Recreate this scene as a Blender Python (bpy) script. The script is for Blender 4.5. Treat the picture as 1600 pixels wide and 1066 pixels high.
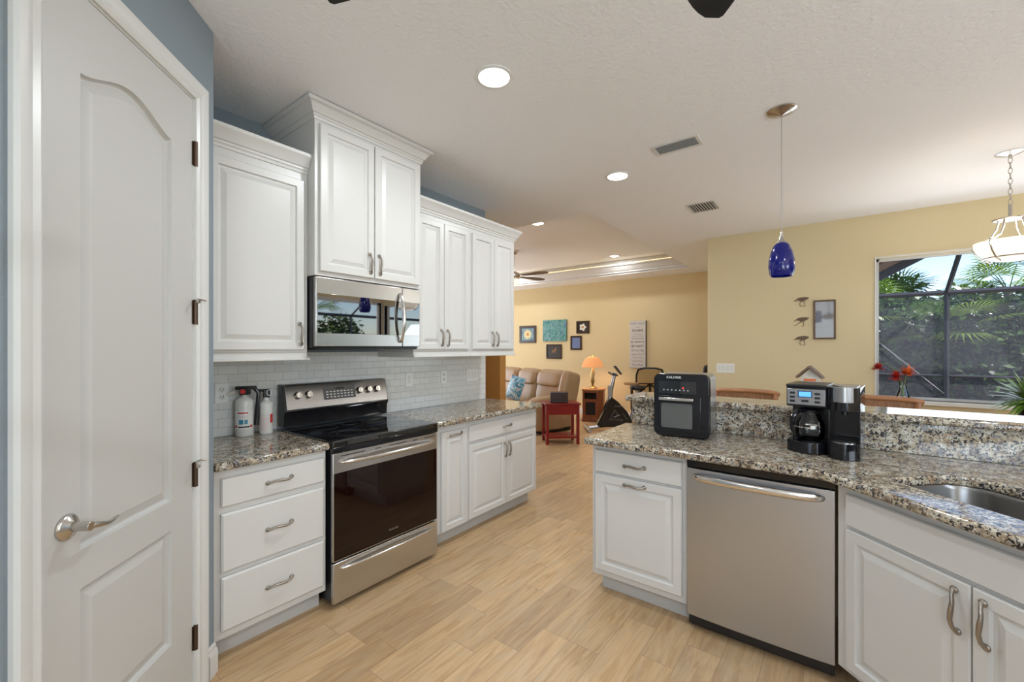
import bpy, bmesh, math, random
from math import pi, sin, cos, radians as R
from mathutils import Vector, Matrix
random.seed(7)
S = bpy.context.scene
for o in list(bpy.data.objects): bpy.data.objects.remove(o)
C = S.collection

# ------------------------------------------------------------------ camera, world, lights, exposure
cd = bpy.data.cameras.new('camera'); cam = bpy.data.objects.new('camera', cd); C.objects.link(cam)
cam.location = (0, 0, 1.43); cam.rotation_euler = (R(90), 0, 0.6513)
cd.sensor_width = 36; cd.lens = 667.4/1600*36; cd.shift_y = 10.6/1600; cd.clip_start = .02
S.camera = cam
S.view_settings.view_transform = 'Standard'; S.view_settings.look = 'None'
S.view_settings.gamma = 1; S.view_settings.use_curve_mapping = False
S.view_settings.exposure = -0.08
W = bpy.data.worlds.new('world'); S.world = W; W.use_nodes = True
nt = W.node_tree; nt.nodes.clear()
sky = nt.nodes.new('ShaderNodeTexSky'); sky.sky_type = 'NISHITA'; sky.sun_disc = False
sky.sun_elevation = R(50); sky.sun_rotation = R(200); sky.air_density = 1.0; sky.dust_density = .6; sky.ozone_density = 2
bg = nt.nodes.new('ShaderNodeBackground'); bg.inputs[1].default_value = 0.26
wo = nt.nodes.new('ShaderNodeOutputWorld'); nt.links.new(sky.outputs[0], bg.inputs[0]); nt.links.new(bg.outputs[0], wo.inputs[0])

def light(name, kind, loc, rot, energy, col=(1, 1, 1), size=.2, sizey=None, spread=None, angle=None):
    l = bpy.data.lights.new(name, kind); l.energy = energy; l.color = col
    if kind == 'AREA':
        l.size = size
        if sizey: l.shape = 'RECTANGLE'; l.size_y = sizey
        else: l.shape = 'DISK'
        if spread: l.spread = spread
    elif kind == 'POINT': l.shadow_soft_size = size
    if angle: l.angle = angle
    o = bpy.data.objects.new(name, l); C.objects.link(o); o.location = loc; o.rotation_euler = rot
    return o
sun = light('sun', 'SUN', (0, 0, 8), (0, 0, 0), 9, (1, .96, .9), angle=R(.6)); sun.rotation_euler = Vector((-.62, .22, -.75)).to_track_quat('-Z', 'Y').to_euler()
# added fill lamps at mostly unseen windows, tilted up to brighten the ceiling
light('fill_lamp_back_window', 'AREA', (2.0, -3.02, 1.5), (R(138), 0, 0), 115, (.78, .89, 1), 2.1, 1.9)
light('fill_lamp_right_window', 'AREA', (3.38, .6, 1.7), (R(138), 0, R(90)), 75, (.78, .89, 1), 1.9, 1.1)
light('fill_lamp_dining_window', 'AREA', (1.65, 5.82, 1.5), (R(132), 0, R(180)), 25, (.80, .90, 1), 2.5, 1.2)
light('fill_lamp_living_window', 'AREA', (-7.95, 6.2, 1.4), (R(115), 0, R(-90)), 95, (.93, .95, 1), 2.6, 1.9)

# ------------------------------------------------------------------ materials
def mat(name):
    m = bpy.data.materials.new(name); m.use_nodes = True
    n = m.node_tree; b = n.nodes['Principled BSDF']; return m, n, b
def simple(name, col, rough=.5, metal=0, bump=0, bscale=200, emit=None, es=0, trans=0, ior=None, coat=0, var=0, vscale=8):
    m, n, b = mat(name)
    b.inputs['Base Color'].default_value = (*col, 1); b.inputs['Roughness'].default_value = rough
    b.inputs['Metallic'].default_value = metal
    if trans: b.inputs['Transmission Weight'].default_value = trans
    if ior: b.inputs['IOR'].default_value = ior
    if coat: b.inputs['Coat Weight'].default_value = coat; b.inputs['Coat Roughness'].default_value = .04
    if emit: b.inputs['Emission Color'].default_value = (*emit, 1); b.inputs['Emission Strength'].default_value = es
    g = n.nodes.new('ShaderNodeNewGeometry')
    if var:
        t = n.nodes.new('ShaderNodeTexNoise'); t.inputs['Scale'].default_value = vscale; t.inputs['Detail'].default_value = 4
        n.links.new(g.outputs['Position'], t.inputs['Vector'])
        mx = n.nodes.new('ShaderNodeMix'); mx.data_type = 'RGBA'
        mx.inputs[6].default_value = (*[c*(1-var) for c in col], 1); mx.inputs[7].default_value = (*[min(1, c*(1+var)) for c in col], 1)
        n.links.new(t.outputs['Fac'], mx.inputs[0]); n.links.new(mx.outputs[2], b.inputs['Base Color'])
    if bump:
        t = n.nodes.new('ShaderNodeTexNoise'); t.inputs['Scale'].default_value = bscale; t.inputs['Detail'].default_value = 3
        n.links.new(g.outputs['Position'], t.inputs['Vector'])
        bp = n.nodes.new('ShaderNodeBump'); bp.inputs['Strength'].default_value = bump; bp.inputs['Distance'].default_value = .004
        n.links.new(t.outputs['Fac'], bp.inputs['Height']); n.links.new(bp.outputs[0], b.inputs['Normal'])
    return m
def mth(n, op, a, b=None, c=None):
    x = n.nodes.new('ShaderNodeMath'); x.operation = op
    for i, v in enumerate((a, b, c)):
        if v is None: continue
        if isinstance(v, (int, float)): x.inputs[i].default_value = v
        else: n.links.new(v, x.inputs[i])
    return x.outputs[0]
def mixc(n, f, a, b):
    x = n.nodes.new('ShaderNodeMix'); x.data_type = 'RGBA'
    if isinstance(f, (int, float)): x.inputs[0].default_value = f
    else: n.links.new(f, x.inputs[0])
    for i, v in ((6, a), (7, b)):
        if isinstance(v, tuple): x.inputs[i].default_value = (*v, 1)
        else: n.links.new(v, x.inputs[i])
    return x.outputs[2]
def ramp(n, fac, stops):
    x = n.nodes.new('ShaderNodeValToRGB'); e = x.color_ramp.elements
    while len(e) < len(stops): e.new(.5)
    for i, (p, c) in enumerate(stops): e[i].position = p; e[i].color = (*c, 1)
    n.links.new(fac, x.inputs[0]); return x.outputs[0]
def noise(n, vec, scale, detail=3, rough=.5, dist=0, dim=None, w=None):
    t = n.nodes.new('ShaderNodeTexNoise')
    if dim: t.noise_dimensions = dim
    t.inputs['Scale'].default_value = scale; t.inputs['Detail'].default_value = detail
    t.inputs['Roughness'].default_value = rough; t.inputs['Distortion'].default_value = dist
    n.links.new(vec, t.inputs['Vector'])
    if w is not None: n.links.new(w, t.inputs['W'])
    return t.outputs['Fac']

def floor_mat():
    m, n, b = mat('wood_plank_tile')
    g = n.nodes.new('ShaderNodeNewGeometry'); sp = n.nodes.new('ShaderNodeSeparateXYZ'); n.links.new(g.outputs['Position'], sp.inputs[0])
    X, Y = sp.outputs[0], sp.outputs[1]
    xr = mth(n, 'DIVIDE', mth(n, 'ADD', X, 20.995), .1535); row = mth(n, 'FLOOR', xr); fx = mth(n, 'FRACT', xr)
    wn = n.nodes.new('ShaderNodeTexWhiteNoise'); wn.noise_dimensions = '1D'; n.links.new(row, wn.inputs['W'])
    yr = mth(n, 'DIVIDE', mth(n, 'ADD', mth(n, 'ADD', Y, 30), mth(n, 'MULTIPLY', wn.outputs['Value'], .61)), .615)
    col = mth(n, 'FLOOR', yr); fy = mth(n, 'FRACT', yr)
    idv = n.nodes.new('ShaderNodeCombineXYZ'); n.links.new(row, idv.inputs[0]); n.links.new(col, idv.inputs[1])
    w2 = n.nodes.new('ShaderNodeTexWhiteNoise'); w2.noise_dimensions = '3D'; n.links.new(idv.outputs[0], w2.inputs['Vector'])
    ex = mth(n, 'MULTIPLY', mth(n, 'MINIMUM', fx, mth(n, 'SUBTRACT', 1, fx)), .1535)
    ey = mth(n, 'MULTIPLY', mth(n, 'MINIMUM', fy, mth(n, 'SUBTRACT', 1, fy)), .615)
    edge = mth(n, 'MINIMUM', ex, ey)
    gv = n.nodes.new('ShaderNodeCombineXYZ'); n.links.new(mth(n, 'MULTIPLY', X, 1), gv.inputs[0])
    n.links.new(mth(n, 'MULTIPLY', Y, .09), gv.inputs[1]); n.links.new(mth(n, 'MULTIPLY', w2.outputs['Value'], 40), gv.inputs[2])
    gr = noise(n, gv.outputs[0], 28, 5, .6, 1.2)
    gv2 = n.nodes.new('ShaderNodeCombineXYZ'); n.links.new(X, gv2.inputs[0])
    n.links.new(mth(n, 'MULTIPLY', Y, .3), gv2.inputs[1]); n.links.new(mth(n, 'MULTIPLY', w2.outputs['Value'], 90), gv2.inputs[2])
    big = noise(n, gv2.outputs[0], 9, 2, .5, 1.5)
    base = ramp(n, gr, [(.28, (.39, .235, .11)), (.5, (.54, .355, .185)), (.72, (.64, .45, .26))])
    base = mixc(n, ramp(n, big, [(.42, (0, 0, 0)), (.68, (.55, .55, .55))]), base, (.49, .36, .225))
    tone = ramp(n, w2.outputs['Value'], [(0, (.84, .82, .80)), (.5, (1, 1, 1)), (1, (1.08, 1.06, 1.04))])
    mm = n.nodes.new('ShaderNodeMix'); mm.data_type = 'RGBA'; mm.blend_type = 'MULTIPLY'; mm.inputs[0].default_value = 1
    n.links.new(base, mm.inputs[6]); n.links.new(tone, mm.inputs[7])
    gm = mth(n, 'LESS_THAN', edge, .0011)
    n.links.new(mixc(n, gm, mm.outputs[2], (.27, .18, .11)), b.inputs['Base Color'])
    b.inputs['Roughness'].default_value = .38
    bp = n.nodes.new('ShaderNodeBump'); bp.inputs['Strength'].default_value = .25; bp.inputs['Distance'].default_value = .002
    n.links.new(mth(n, 'SUBTRACT', gr, mth(n, 'MULTIPLY', gm, 1.5)), bp.inputs['Height']); n.links.new(bp.outputs[0], b.inputs['Normal'])
    return m
def granite_mat():
    m, n, b = mat('speckled_granite')
    g = n.nodes.new('ShaderNodeNewGeometry'); P = g.outputs['Position']
    base = ramp(n, noise(n, P, 26, 4, .6), [(.34, (.20, .14, .09)), (.46, (.40, .32, .22)), (.56, (.52, .46, .36)), (.70, (.64, .62, .56))])
    rust = ramp(n, noise(n, P, 14, 3, .6, .5), [(.57, (0, 0, 0)), (.66, (.8, .8, .8))])
    base = mixc(n, rust, base, (.33, .20, .11))
    grey = ramp(n, noise(n, P, 40, 2, .5), [(.58, (0, 0, 0)), (.64, (.9, .9, .9))])
    base = mixc(n, grey, base, (.22, .21, .21))
    dark = ramp(n, noise(n, P, 92, 4, .60, .9), [(.515, (0, 0, 0)), (.55, (1, 1, 1))])
    base = mixc(n, dark, base, (.025, .022, .022))
    wht = ramp(n, noise(n, P, 85, 2, .5), [(.64, (0, 0, 0)), (.70, (.8, .8, .8))])
    base = mixc(n, wht, base, (.70, .68, .63))
    n.links.new(base, b.inputs['Base Color']); b.inputs['Roughness'].default_value = .09
    b.inputs['IOR'].default_value = 1.6
    return m
def tile_mat():
    m, n, b = mat('white_subway_tile')
    g = n.nodes.new('ShaderNodeNewGeometry'); sp = n.nodes.new('ShaderNodeSeparateXYZ'); n.links.new(g.outputs['Position'], sp.inputs[0])
    cv = n.nodes.new('ShaderNodeCombineXYZ'); n.links.new(sp.outputs[1], cv.inputs[0]); n.links.new(mth(n, 'SUBTRACT', sp.outputs[2], .914), cv.inputs[1])
    br = n.nodes.new('ShaderNodeTexBrick'); n.links.new(cv.outputs[0], br.inputs['Vector'])
    br.inputs['Scale'].default_value = 1; br.inputs['Brick Width'].default_value = .1035; br.inputs['Row Height'].default_value = .0515
    br.inputs['Mortar Size'].default_value = .0016; br.inputs['Mortar Smooth'].default_value = .2; br.offset = .5
    br.inputs['Color1'].default_value = (.70, .70, .68, 1); br.inputs['Color2'].default_value = (.76, .76, .74, 1)
    br.inputs['Mortar'].default_value = (.50, .50, .48, 1)
    n.links.new(br.outputs['Color'], b.inputs['Base Color'])
    n.links.new(mth(n, 'MULTIPLY_ADD', br.outputs['Fac'], .5, .12), b.inputs['Roughness'])
    bp = n.nodes.new('ShaderNodeBump'); bp.inputs['Strength'].default_value = .6; bp.inputs['Distance'].default_value = .0015
    n.links.new(mth(n, 'SUBTRACT', 1, br.outputs['Fac']), bp.inputs['Height']); n.links.new(bp.outputs[0], b.inputs['Normal'])
    return m
def wood_mat(name, c1, c2, rough=.35, scale=12, axis=2):
    m, n, b = mat(name)
    g = n.nodes.new('ShaderNodeNewGeometry'); mp = n.nodes.new('ShaderNodeMapping'); n.links.new(g.outputs['Position'], mp.inputs[0])
    s = [1, 1, 1]; s[axis] = .12; mp.inputs['Scale'].default_value = s
    n.links.new(ramp(n, noise(n, mp.outputs[0], scale*3, 4, .6, .6), [(.3, c1), (.7, c2)]), b.inputs['Base Color'])
    b.inputs['Roughness'].default_value = rough; return m
def steel_mat(name='brushed_steel', col=(.58, .575, .57), rough=.27, axis=0, aniso=.6):
    m, n, b = mat(name)
    g = n.nodes.new('ShaderNodeNewGeometry'); mp = n.nodes.new('ShaderNodeMapping'); n.links.new(g.outputs['Position'], mp.inputs[0])
    s = [300, 300, 300]; s[axis] = 4; 
    if axis == 0: s = [4, 4, 300]
    mp.inputs['Scale'].default_value = s
    f = noise(n, mp.outputs[0], 1, 2)
    n.links.new(mth(n, 'MULTIPLY_ADD', f, .012, rough-.006), b.inputs['Roughness'])
    b.inputs['Base Color'].default_value = (*col, 1); b.inputs['Metallic'].default_value = 1
    return m
def glass_mat(name, tint=(1, 1, 1), ior=1.45, rough=.0):
    m, n, b = mat(name); n.nodes.remove(b); out = n.nodes['Material Output']
    tr = n.nodes.new('ShaderNodeBsdfTransparent'); tr.inputs[0].default_value = (*tint, 1)
    gl = n.nodes.new('ShaderNodeBsdfGlossy'); gl.inputs['Roughness'].default_value = rough
    fr = n.nodes.new('ShaderNodeFresnel'); fr.inputs[0].default_value = ior
    mx = n.nodes.new('ShaderNodeMixShader'); n.links.new(fr.outputs[0], mx.inputs[0]); n.links.new(tr.outputs[0], mx.inputs[1]); n.links.new(gl.outputs[0], mx.inputs[2])
    n.links.new(mx.outputs[0], out.inputs[0]); return m
def screen_mat():
    m, n, b = mat('insect_screen'); n.nodes.remove(b); out = n.nodes['Material Output']
    tr = n.nodes.new('ShaderNodeBsdfTransparent'); df = n.nodes.new('ShaderNodeBsdfDiffuse'); df.inputs[0].default_value = (.22, .22, .25, 1)
    mx = n.nodes.new('ShaderNodeMixShader'); mx.inputs[0].default_value = .14
    n.links.new(tr.outputs[0], mx.inputs[1]); n.links.new(df.outputs[0], mx.inputs[2]); n.links.new(mx.outputs[0], out.inputs[0]); return m
def leaf_mat(name, col):
    m, n, b = mat(name); n.nodes.remove(b); out = n.nodes['Material Output']; g = n.nodes.new('ShaderNodeNewGeometry')
    c = ramp(n, noise(n, g.outputs['Position'], 2.5, 3), [(.3, tuple(v*.5 for v in col)), (.7, tuple(min(1, v*1.6) for v in col))])
    df = n.nodes.new('ShaderNodeBsdfDiffuse'); tl = n.nodes.new('ShaderNodeBsdfTranslucent'); n.links.new(c, df.inputs[0]); n.links.new(c, tl.inputs[0])
    mx = n.nodes.new('ShaderNodeMixShader'); mx.inputs[0].default_value = .5; n.links.new(df.outputs[0], mx.inputs[1]); n.links.new(tl.outputs[0], mx.inputs[2])
    gl = n.nodes.new('ShaderNodeBsdfGlossy'); gl.inputs['Roughness'].default_value = .35; m2 = n.nodes.new('ShaderNodeMixShader'); m2.inputs[0].default_value = .07
    n.links.new(mx.outputs[0], m2.inputs[1]); n.links.new(gl.outputs[0], m2.inputs[2]); n.links.new(m2.outputs[0], out.inputs[0]); return m
def art_mat(name, stops, scale=20, dist=2):
    m, n, b = mat(name); g = n.nodes.new('ShaderNodeNewGeometry')
    n.links.new(ramp(n, noise(n, g.outputs['Position'], scale, 4, .6, dist), stops), b.inputs['Base Color']); b.inputs['Roughness'].default_value = .4; return m

M = dict(
 cab=simple('white_cabinet_paint', (.65, .635, .61), .33, bump=.05, bscale=400),
 door=simple('white_door_paint', (.56, .55, .53), .42), trim=simple('white_trim_paint', (.68, .675, .655), .32),
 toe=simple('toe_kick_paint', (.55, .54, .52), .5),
 ceil=simple('textured_ceiling', (.86, .855, .86), .9, bump=1.0, bscale=48), blue=simple('blue_wall_paint', (.24, .285, .32), .7, bump=.35, bscale=120),
 yellow=simple('yellow_wall_paint', (.69, .58, .36), .75, bump=.3, bscale=110), gold=simple('golden_wall_paint', (.70, .52, .25), .75, bump=.3, bscale=110),
 farw=simple('warm_yellow_wall_paint', (.70, .575, .33), .75, bump=.3, bscale=110),
 orange=simple('terracotta_wall_paint', (.52, .25, .07), .7, bump=.3, bscale=110),
 white=simple('white_plastic', (.8, .8, .78), .35), cream=simple('cream', (.75, .70, .6), .4),
 floor=floor_mat(), granite=granite_mat(), tile=tile_mat(), steel=steel_mat(), steelv=steel_mat('brushed_steel_dark', (.49, .515, .56), .3),
 hstl=steel_mat('polished_steel_handle', (.72, .69, .65), .18), nickel=simple('satin_nickel', (.55, .52, .48), .25, 1), bronze=simple('oil_bronze', (.10, .065, .045), .4, .8),
 pewter=simple('antique_pewter', (.36, .32, .275), .36, 1, bump=.4, bscale=160),
 pale=simple('pale_grey_wall_paint', (.62, .62, .63), .7), black=simple('black_plastic', (.012, .012, .014), .28), gblack=simple('gloss_black', (.006, .006, .008), .09), bglass=simple('black_glass', (.004, .004, .005), .02, ior=1.7, coat=.5),
 mglass=simple('mirror_black_glass', (.30, .29, .29), .02, 1), oglass=simple('oven_glass', (.010, .003, .002), .03, ior=1.42), sinksteel=simple('dark_sink_steel', (.26, .25, .24), .28, 1),  # sink bowl gets an even, darker steel tone
 rubber=simple('black_rubber', (.02, .02, .02), .6), dgrey=simple('dark_grey_panel', (.09, .085, .08), .3), knobm=simple('dark_nickel', (.20, .16, .12), .22, 1), grey=simple('grey_plastic', (.35, .35, .35), .4), silver=simple('silver_plastic', (.36, .36, .37), .32, .8),
 lcd=simple('blue_lcd', (.05, .2, .6), .2, emit=(.10, .33, 1), es=1.6), redled=simple('red_led', (.6, .02, .02), .3, emit=(1, .05, .05), es=1),
 bulb=simple('lit_lens', (1, 1, 1), .4, emit=(1, .96, .88), es=9), bowl=simple('lit_frosted_glass', (.9, .88, .82), .4, emit=(1, .93, .8), es=.85),
 cove=simple('warm_cove_strip', (1, .8, .5), .4, emit=(1, .72, .35), es=1.6),
 shade=simple('pleated_lamp_shade', (.62, .27, .10), .7, emit=(1, .42, .16), es=.5), brass=simple('aged_brass', (.55, .40, .18), .3, 1),
 leather=simple('tan_leather', (.40, .265, .145), .42, bump=.5, bscale=18, var=.12, vscale=7), red=simple('red_painted_wood', (.22, .006, .006), .3), dwood=wood_mat('dark_brown_wood', (.014, .005, .003), (.035, .012, .007), .3),
 cherry=wood_mat('cherry_wood', (.20, .05, .02), (.32, .10, .04), .3), oak=wood_mat('honey_oak', (.42, .22, .09), (.55, .32, .15), .35), bamboo=wood_mat('bamboo_rattan', (.24, .09, .035), (.42, .19, .08), .35, 16, 0),
 weave=wood_mat('woven_rattan', (.12, .05, .02), (.38, .18, .08), .5, 60, 2), cobalt=simple('cobalt_glass', (.002, .004, .10), .12, emit=(.01, .02, .45), es=.08, var=.5, vscale=60),
 clear=glass_mat('clear_glass'), wpane=glass_mat('window_glass', (.97, .98, 1), 1.09), vase=glass_mat('vase_glass', (.93, .96, .97), 1.6), alum=simple('bronze_aluminium', (.045, .045, .055), .4, .3), screen=screen_mat(),
 deck=simple('lanai_deck', (.45, .40, .36), .7, var=.1, vscale=3), grass=simple('lawn', (.08, .14, .03), .9, var=.4, vscale=4),
 leafd=leaf_mat('dark_leaf', (.035, .065, .02)), leafm=leaf_mat('green_leaf', (.09, .17, .035)), leafl=leaf_mat('yellow_green_leaf', (.22, .32, .05)),
 trunk=simple('palm_bark', (.16, .12, .09), .9, bump=1, bscale=30), petal=simple('red_petal', (.55, .03, .02), .5, var=.3, vscale=60), petalo=simple('orange_petal', (.75, .16, .04), .5),
 gback=simple('glossy_artificial_leaf', (.16, .30, .05), .4, var=.3, vscale=30), purple=simple('purple_leaf', (.14, .04, .05), .4), soffit=simple('brown_soffit', (.16, .12, .10), .6), fascia=simple('grey_blue_fascia', (.10, .13, .20), .5),
 labelr=simple('red_label', (.6, .03, .04), .4), labelb=simple('blue_label', (.06, .26, .42), .4), labelp=simple('pale_label', (.72, .62, .60), .4), bark=simple('weathered_wood', (.14, .09, .06), .7),
 mesh=glass_mat('chair_mesh', (.75, .70, .62)), mirror=simple('picture_glass', (.50, .52, .55), .04, .6), fanwood=wood_mat('brown_fan_blade', (.10, .055, .03), (.18, .10, .06), .4, 10, 0),  # picture glass base lightened to stand in for a window reflection
 ink=simple('black_ink', (.02, .02, .02), .6), gink=simple('grey_ink', (.2, .2, .2), .6), sign=simple('whitewashed_board', (.62, .59, .55), .7, var=.1, vscale=20), kick=simple('dull_black', (.01, .01, .01), .5),
 wglass=simple('white_porcelain', (.75, .75, .72), .25), fglass=simple('fryer_window_glass', (.10, .10, .095), .08), ring=simple('burner_ring_print', (.10, .10, .10), .15), cageblue=simple('sunlit_aluminium', (.30, .38, .48), .4, .2),
)

# ------------------------------------------------------------------ mesh helpers
class MB:
    def __init__(s): s.bm = bmesh.new(); s.mats = []; s.cur = 0
    def m(s, mt):
        if mt not in s.mats: s.mats.append(mt)
        s.cur = s.mats.index(mt); return s
    def _f(s, vs):
        try:
            f = s.bm.faces.new(vs); f.material_index = s.cur; f.smooth = True; return f
        except ValueError: return None
    def box(s, x0, x1, y0, y1, z0, z1, T=None):
        P = [(x0, y0, z0), (x1, y0, z0), (x1, y1, z0), (x0, y1, z0), (x0, y0, z1), (x1, y0, z1), (x1, y1, z1), (x0, y1, z1)]
        v = [s.bm.verts.new((T @ Vector(p)) if T else p) for p in P]
        for q in ((0, 3, 2, 1), (4, 5, 6, 7), (0, 1, 5, 4), (1, 2, 6, 5), (2, 3, 7, 6), (3, 0, 4, 7)): s._f([v[i] for i in q])
        return s
    def loft(s, rings, closed=True, cap=(True, True)):
        vs = [[s.bm.verts.new(p) for p in r] for r in rings]
        n = len(vs[0])
        for a, b in zip(vs, vs[1:]):
            for i in range(n if closed else n-1):
                j = (i+1) % n; s._f([a[i], a[j], b[j], b[i]])
        if closed and cap[0]: s._f(vs[0][::-1])
        if closed and cap[1]: s._f(vs[-1])
        return s
    def lathe(s, prof, c=(0, 0, 0), n=24, T=None, cap=(True, True)):
        rs = []
        for r, z in prof:
            ring = [Vector((r*cos(2*pi*i/n), r*sin(2*pi*i/n), z)) for i in range(n)]
            rs.append([((T @ p) if T else p)+Vector(c) for p in ring])
        return s.loft(rs, cap=cap)
    def tube(s, pts, r, n=10, cap=True, sq=1.0):
        pts = [Vector(p) for p in pts]; rs = []; N = len(pts)
        rr = r if isinstance(r, (list, tuple)) else [r]*N
        up = None
        for i, p in enumerate(pts):
            t = (pts[min(i+1, N-1)]-pts[max(i-1, 0)]).normalized()
            if up is None: up = Vector((0, 0, 1)) if abs(t.z) < .9 else Vector((1, 0, 0))
            a = t.cross(up).normalized(); up = a.cross(t).normalized()
            rs.append([p+a*rr[i]*cos(2*pi*k/n)+up*rr[i]*sq*sin(2*pi*k/n) for k in range(n)])
        return s.loft(rs, cap=(cap, cap))
    def cyl(s, p0, p1, r, n=16, r1=None): return s.tube([p0, p1], [r, r if r1 is None else r1], n)
    def prism(s, poly, z0, z1, holes=()):
        # polygon in xy with holes, extruded z0..z1
        bm = bmesh.new(); es = []
        for loop in [poly]+list(holes):
            v = [bm.verts.new((p[0], p[1], z1)) for p in loop]
            es += [bm.edges.new((v[i], v[(i+1) % len(v)])) for i in range(len(v))]
        bmesh.ops.triangle_fill(bm, edges=es, use_beauty=True, use_dissolve=False)
        top = [[v.co.copy() for v in f.verts] for f in bm.faces]; bm.free()
        cache = {}
        def V(x, y, z):
            k = (round(x, 6), round(y, 6), round(z, 6))
            if k not in cache: cache[k] = s.bm.verts.new((x, y, z))
            return cache[k]
        for t in top:
            a, b, c = t; nz = (b-a).cross(c-a).z
            if nz < 0: t = t[::-1]
            s._f([V(p.x, p.y, z1) for p in t]); s._f([V(p.x, p.y, z0) for p in t[::-1]])
        for loop in [poly]+list(holes):
            for i in range(len(loop)):
                a, b = loop[i], loop[(i+1) % len(loop)]
                s._f([V(a[0], a[1], z0), V(b[0], b[1], z0), V(b[0], b[1], z1), V(a[0], a[1], z1)])
        return s
    def sphere(s, c, r, n=16, sz=1, sx=1, sy=1):
        rs = [[Vector((c[0]+sx*r*sin(pi*j/n)*cos(2*pi*i/n), c[1]+sy*r*sin(pi*j/n)*sin(2*pi*i/n), c[2]-sz*r*cos(pi*j/n))) for i in range(n)] for j in range(1, n)]
        return s.loft(rs)
    def xf(s, T): bmesh.ops.transform(s.bm, matrix=T, verts=s.bm.verts); return s
    def build(s, name, mt=None, parent=None, bevel=0, seg=2, sub=0, sharp=35, loc=None):
        bmesh.ops.recalc_face_normals(s.bm, faces=s.bm.faces)
        me = bpy.data.meshes.new(name); s.bm.to_mesh(me); s.bm.free()
        for m_ in (s.mats if s.mats else [mt]): me.materials.append(M[m_])
        if not sub: me.set_sharp_from_angle(angle=R(sharp))
        o = bpy.data.objects.new(name, me); C.objects.link(o)
        if parent: o.parent = parent
        if loc: o.location = loc
        if bevel:
            b = o.modifiers.new('bevel', 'BEVEL'); b.width = bevel; b.segments = seg; b.limit_method = 'ANGLE'; b.angle_limit = R(40)
        if sub:
            b = o.modifiers.new('subsurf', 'SUBSURF'); b.levels = sub; b.render_levels = sub
        return o
def tag(o, label=None, cat=None, group=None, kind=None):
    if label: o['label'] = label
    if cat: o['category'] = cat
    if group: o['group'] = group
    if kind: o['kind'] = kind
    return o
def thing(name, label, cat, loc=(0, 0, 0), rz=0, group=None):
    o = bpy.data.objects.new(name, None); o.empty_display_size = .1; C.objects.link(o); o.location = loc; o.rotation_euler = (0, 0, rz)
    return tag(o, label, cat, group)
def struct(o): o['kind'] = 'structure'; return o
def copy_tree(o, parent=None):
    c = o.copy(); C.objects.link(c)
    if parent: c.parent = parent
    for ch in [k for k in bpy.data.objects if k.parent == o]: copy_tree(ch, c)
    return c
def text_mesh(txt, size, name, mt, parent, T, ext=.0006, align='CENTER'):
    cu = bpy.data.curves.new(name, 'FONT'); cu.body = txt; cu.size = size; cu.extrude = ext; cu.align_x = align; cu.align_y = 'CENTER'; cu.resolution_u = 2
    t = bpy.data.objects.new(name, cu); me = bpy.data.meshes.new_from_object(t); bpy.data.objects.remove(t)
    me.transform(T); me.name = name; me.materials.clear(); me.materials.append(M[mt])
    o = bpy.data.objects.new(name, me); C.objects.link(o); o.parent = parent; return o
FRONT = Matrix.Rotation(R(90), 4, 'X')          # text standing up, facing local -Y
def rrect(x0, x1, y0, y1, r, n=5):
    p = []
    rr = r if isinstance(r, (list, tuple)) else [r]*4
    for (cx, cy, a, q) in ((x1-rr[0], y0+rr[0], -90, rr[0]), (x1-rr[1], y1-rr[1], 0, rr[1]), (x0+rr[2], y1-rr[2], 90, rr[2]), (x0+rr[3], y0+rr[3], 180, rr[3])):
        for k in range(n+1): t = R(a+90*k/n); p.append((cx+q*cos(t), cy+q*sin(t)))
    return p

# ------------------------------------------------------------------ room shell
CZ = 2.82
WX = -2.85
def sbox(name, mt, *b, bevel=0): return struct(MB().box(*b).build(name, mt, bevel=bevel))
sbox('floor', 'floor', -8.1, 3.5, -3.15, 8.4, -.1, 0)
TX0, TX1, TY0, TY1 = -6.7, -2.03, 3.96, 7.72
mb = MB().prism([(-8.1, -3.15), (3.5, -3.15), (3.5, 8.4), (-8.1, 8.4)], CZ, CZ+.1, holes=[[(TX0, TY0), (TX0, TY1), (TX1, TY1), (TX1, TY0)]])
struct(mb.build('ceiling', 'ceil'))
mb = MB().box(TX0-.02, TX1+.02, TY0-.02, TY1+.02, 3.10, 3.16)
struct(mb.build('ceiling_tray', 'ceil'))
# stepped crown of the tray
prof = [(.003, CZ+.001), (.003, CZ+.03), (.035, CZ+.035), (.035, CZ+.055), (.06, CZ+.075), (.085, CZ+.115), (.125, CZ+.15), (.145, CZ+.155), (.145, CZ+.175), (.06, CZ+.178), (.05, CZ+.19), (.0, CZ+.28)]
mb = MB(); rings = []
for o, z in prof: rings.append([(TX0+o, TY0+o, z), (TX1-o, TY0+o, z), (TX1-o, TY1-o, z), (TX0+o, TY1-o, z)])
mb.loft(rings, cap=(False, False)); struct(mb.build('trim_tray_crown', 'trim', sharp=25))
mb = MB()
for (a, b, c, d) in ((TX0+.12, TX1-.12, TY1-.12, TY1-.10), (TX0+.10, TX0+.12, TY0+.12, TY1-.12)): mb.box(a, b, c, d, CZ+.18, CZ+.19)
tag(mb.build('cove_light_strip', 'cove'), 'warm glowing light strip hidden above the tray ceiling crown moulding', 'light strip')
# kitchen left wall and its tile
sbox('wall_left', 'blue', WX-.12, WX, .70, 3.288, 0, CZ)
tl = sbox('wall_backsplash', 'tile', WX, WX+.008, .701, 3.285, .914, 1.40)
# pantry corner walls (45 degrees) with the door opening
PA = (-2.19, .70)                      # corner next to the cabinets
PL = thing('pantry_walls', None, None, (PA[0]+1.15*.70711, PA[1]-1.15*.70711, 0), R(135)); PL['kind'] = 'structure'; PL.name = 'wall_pantry'
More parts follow.
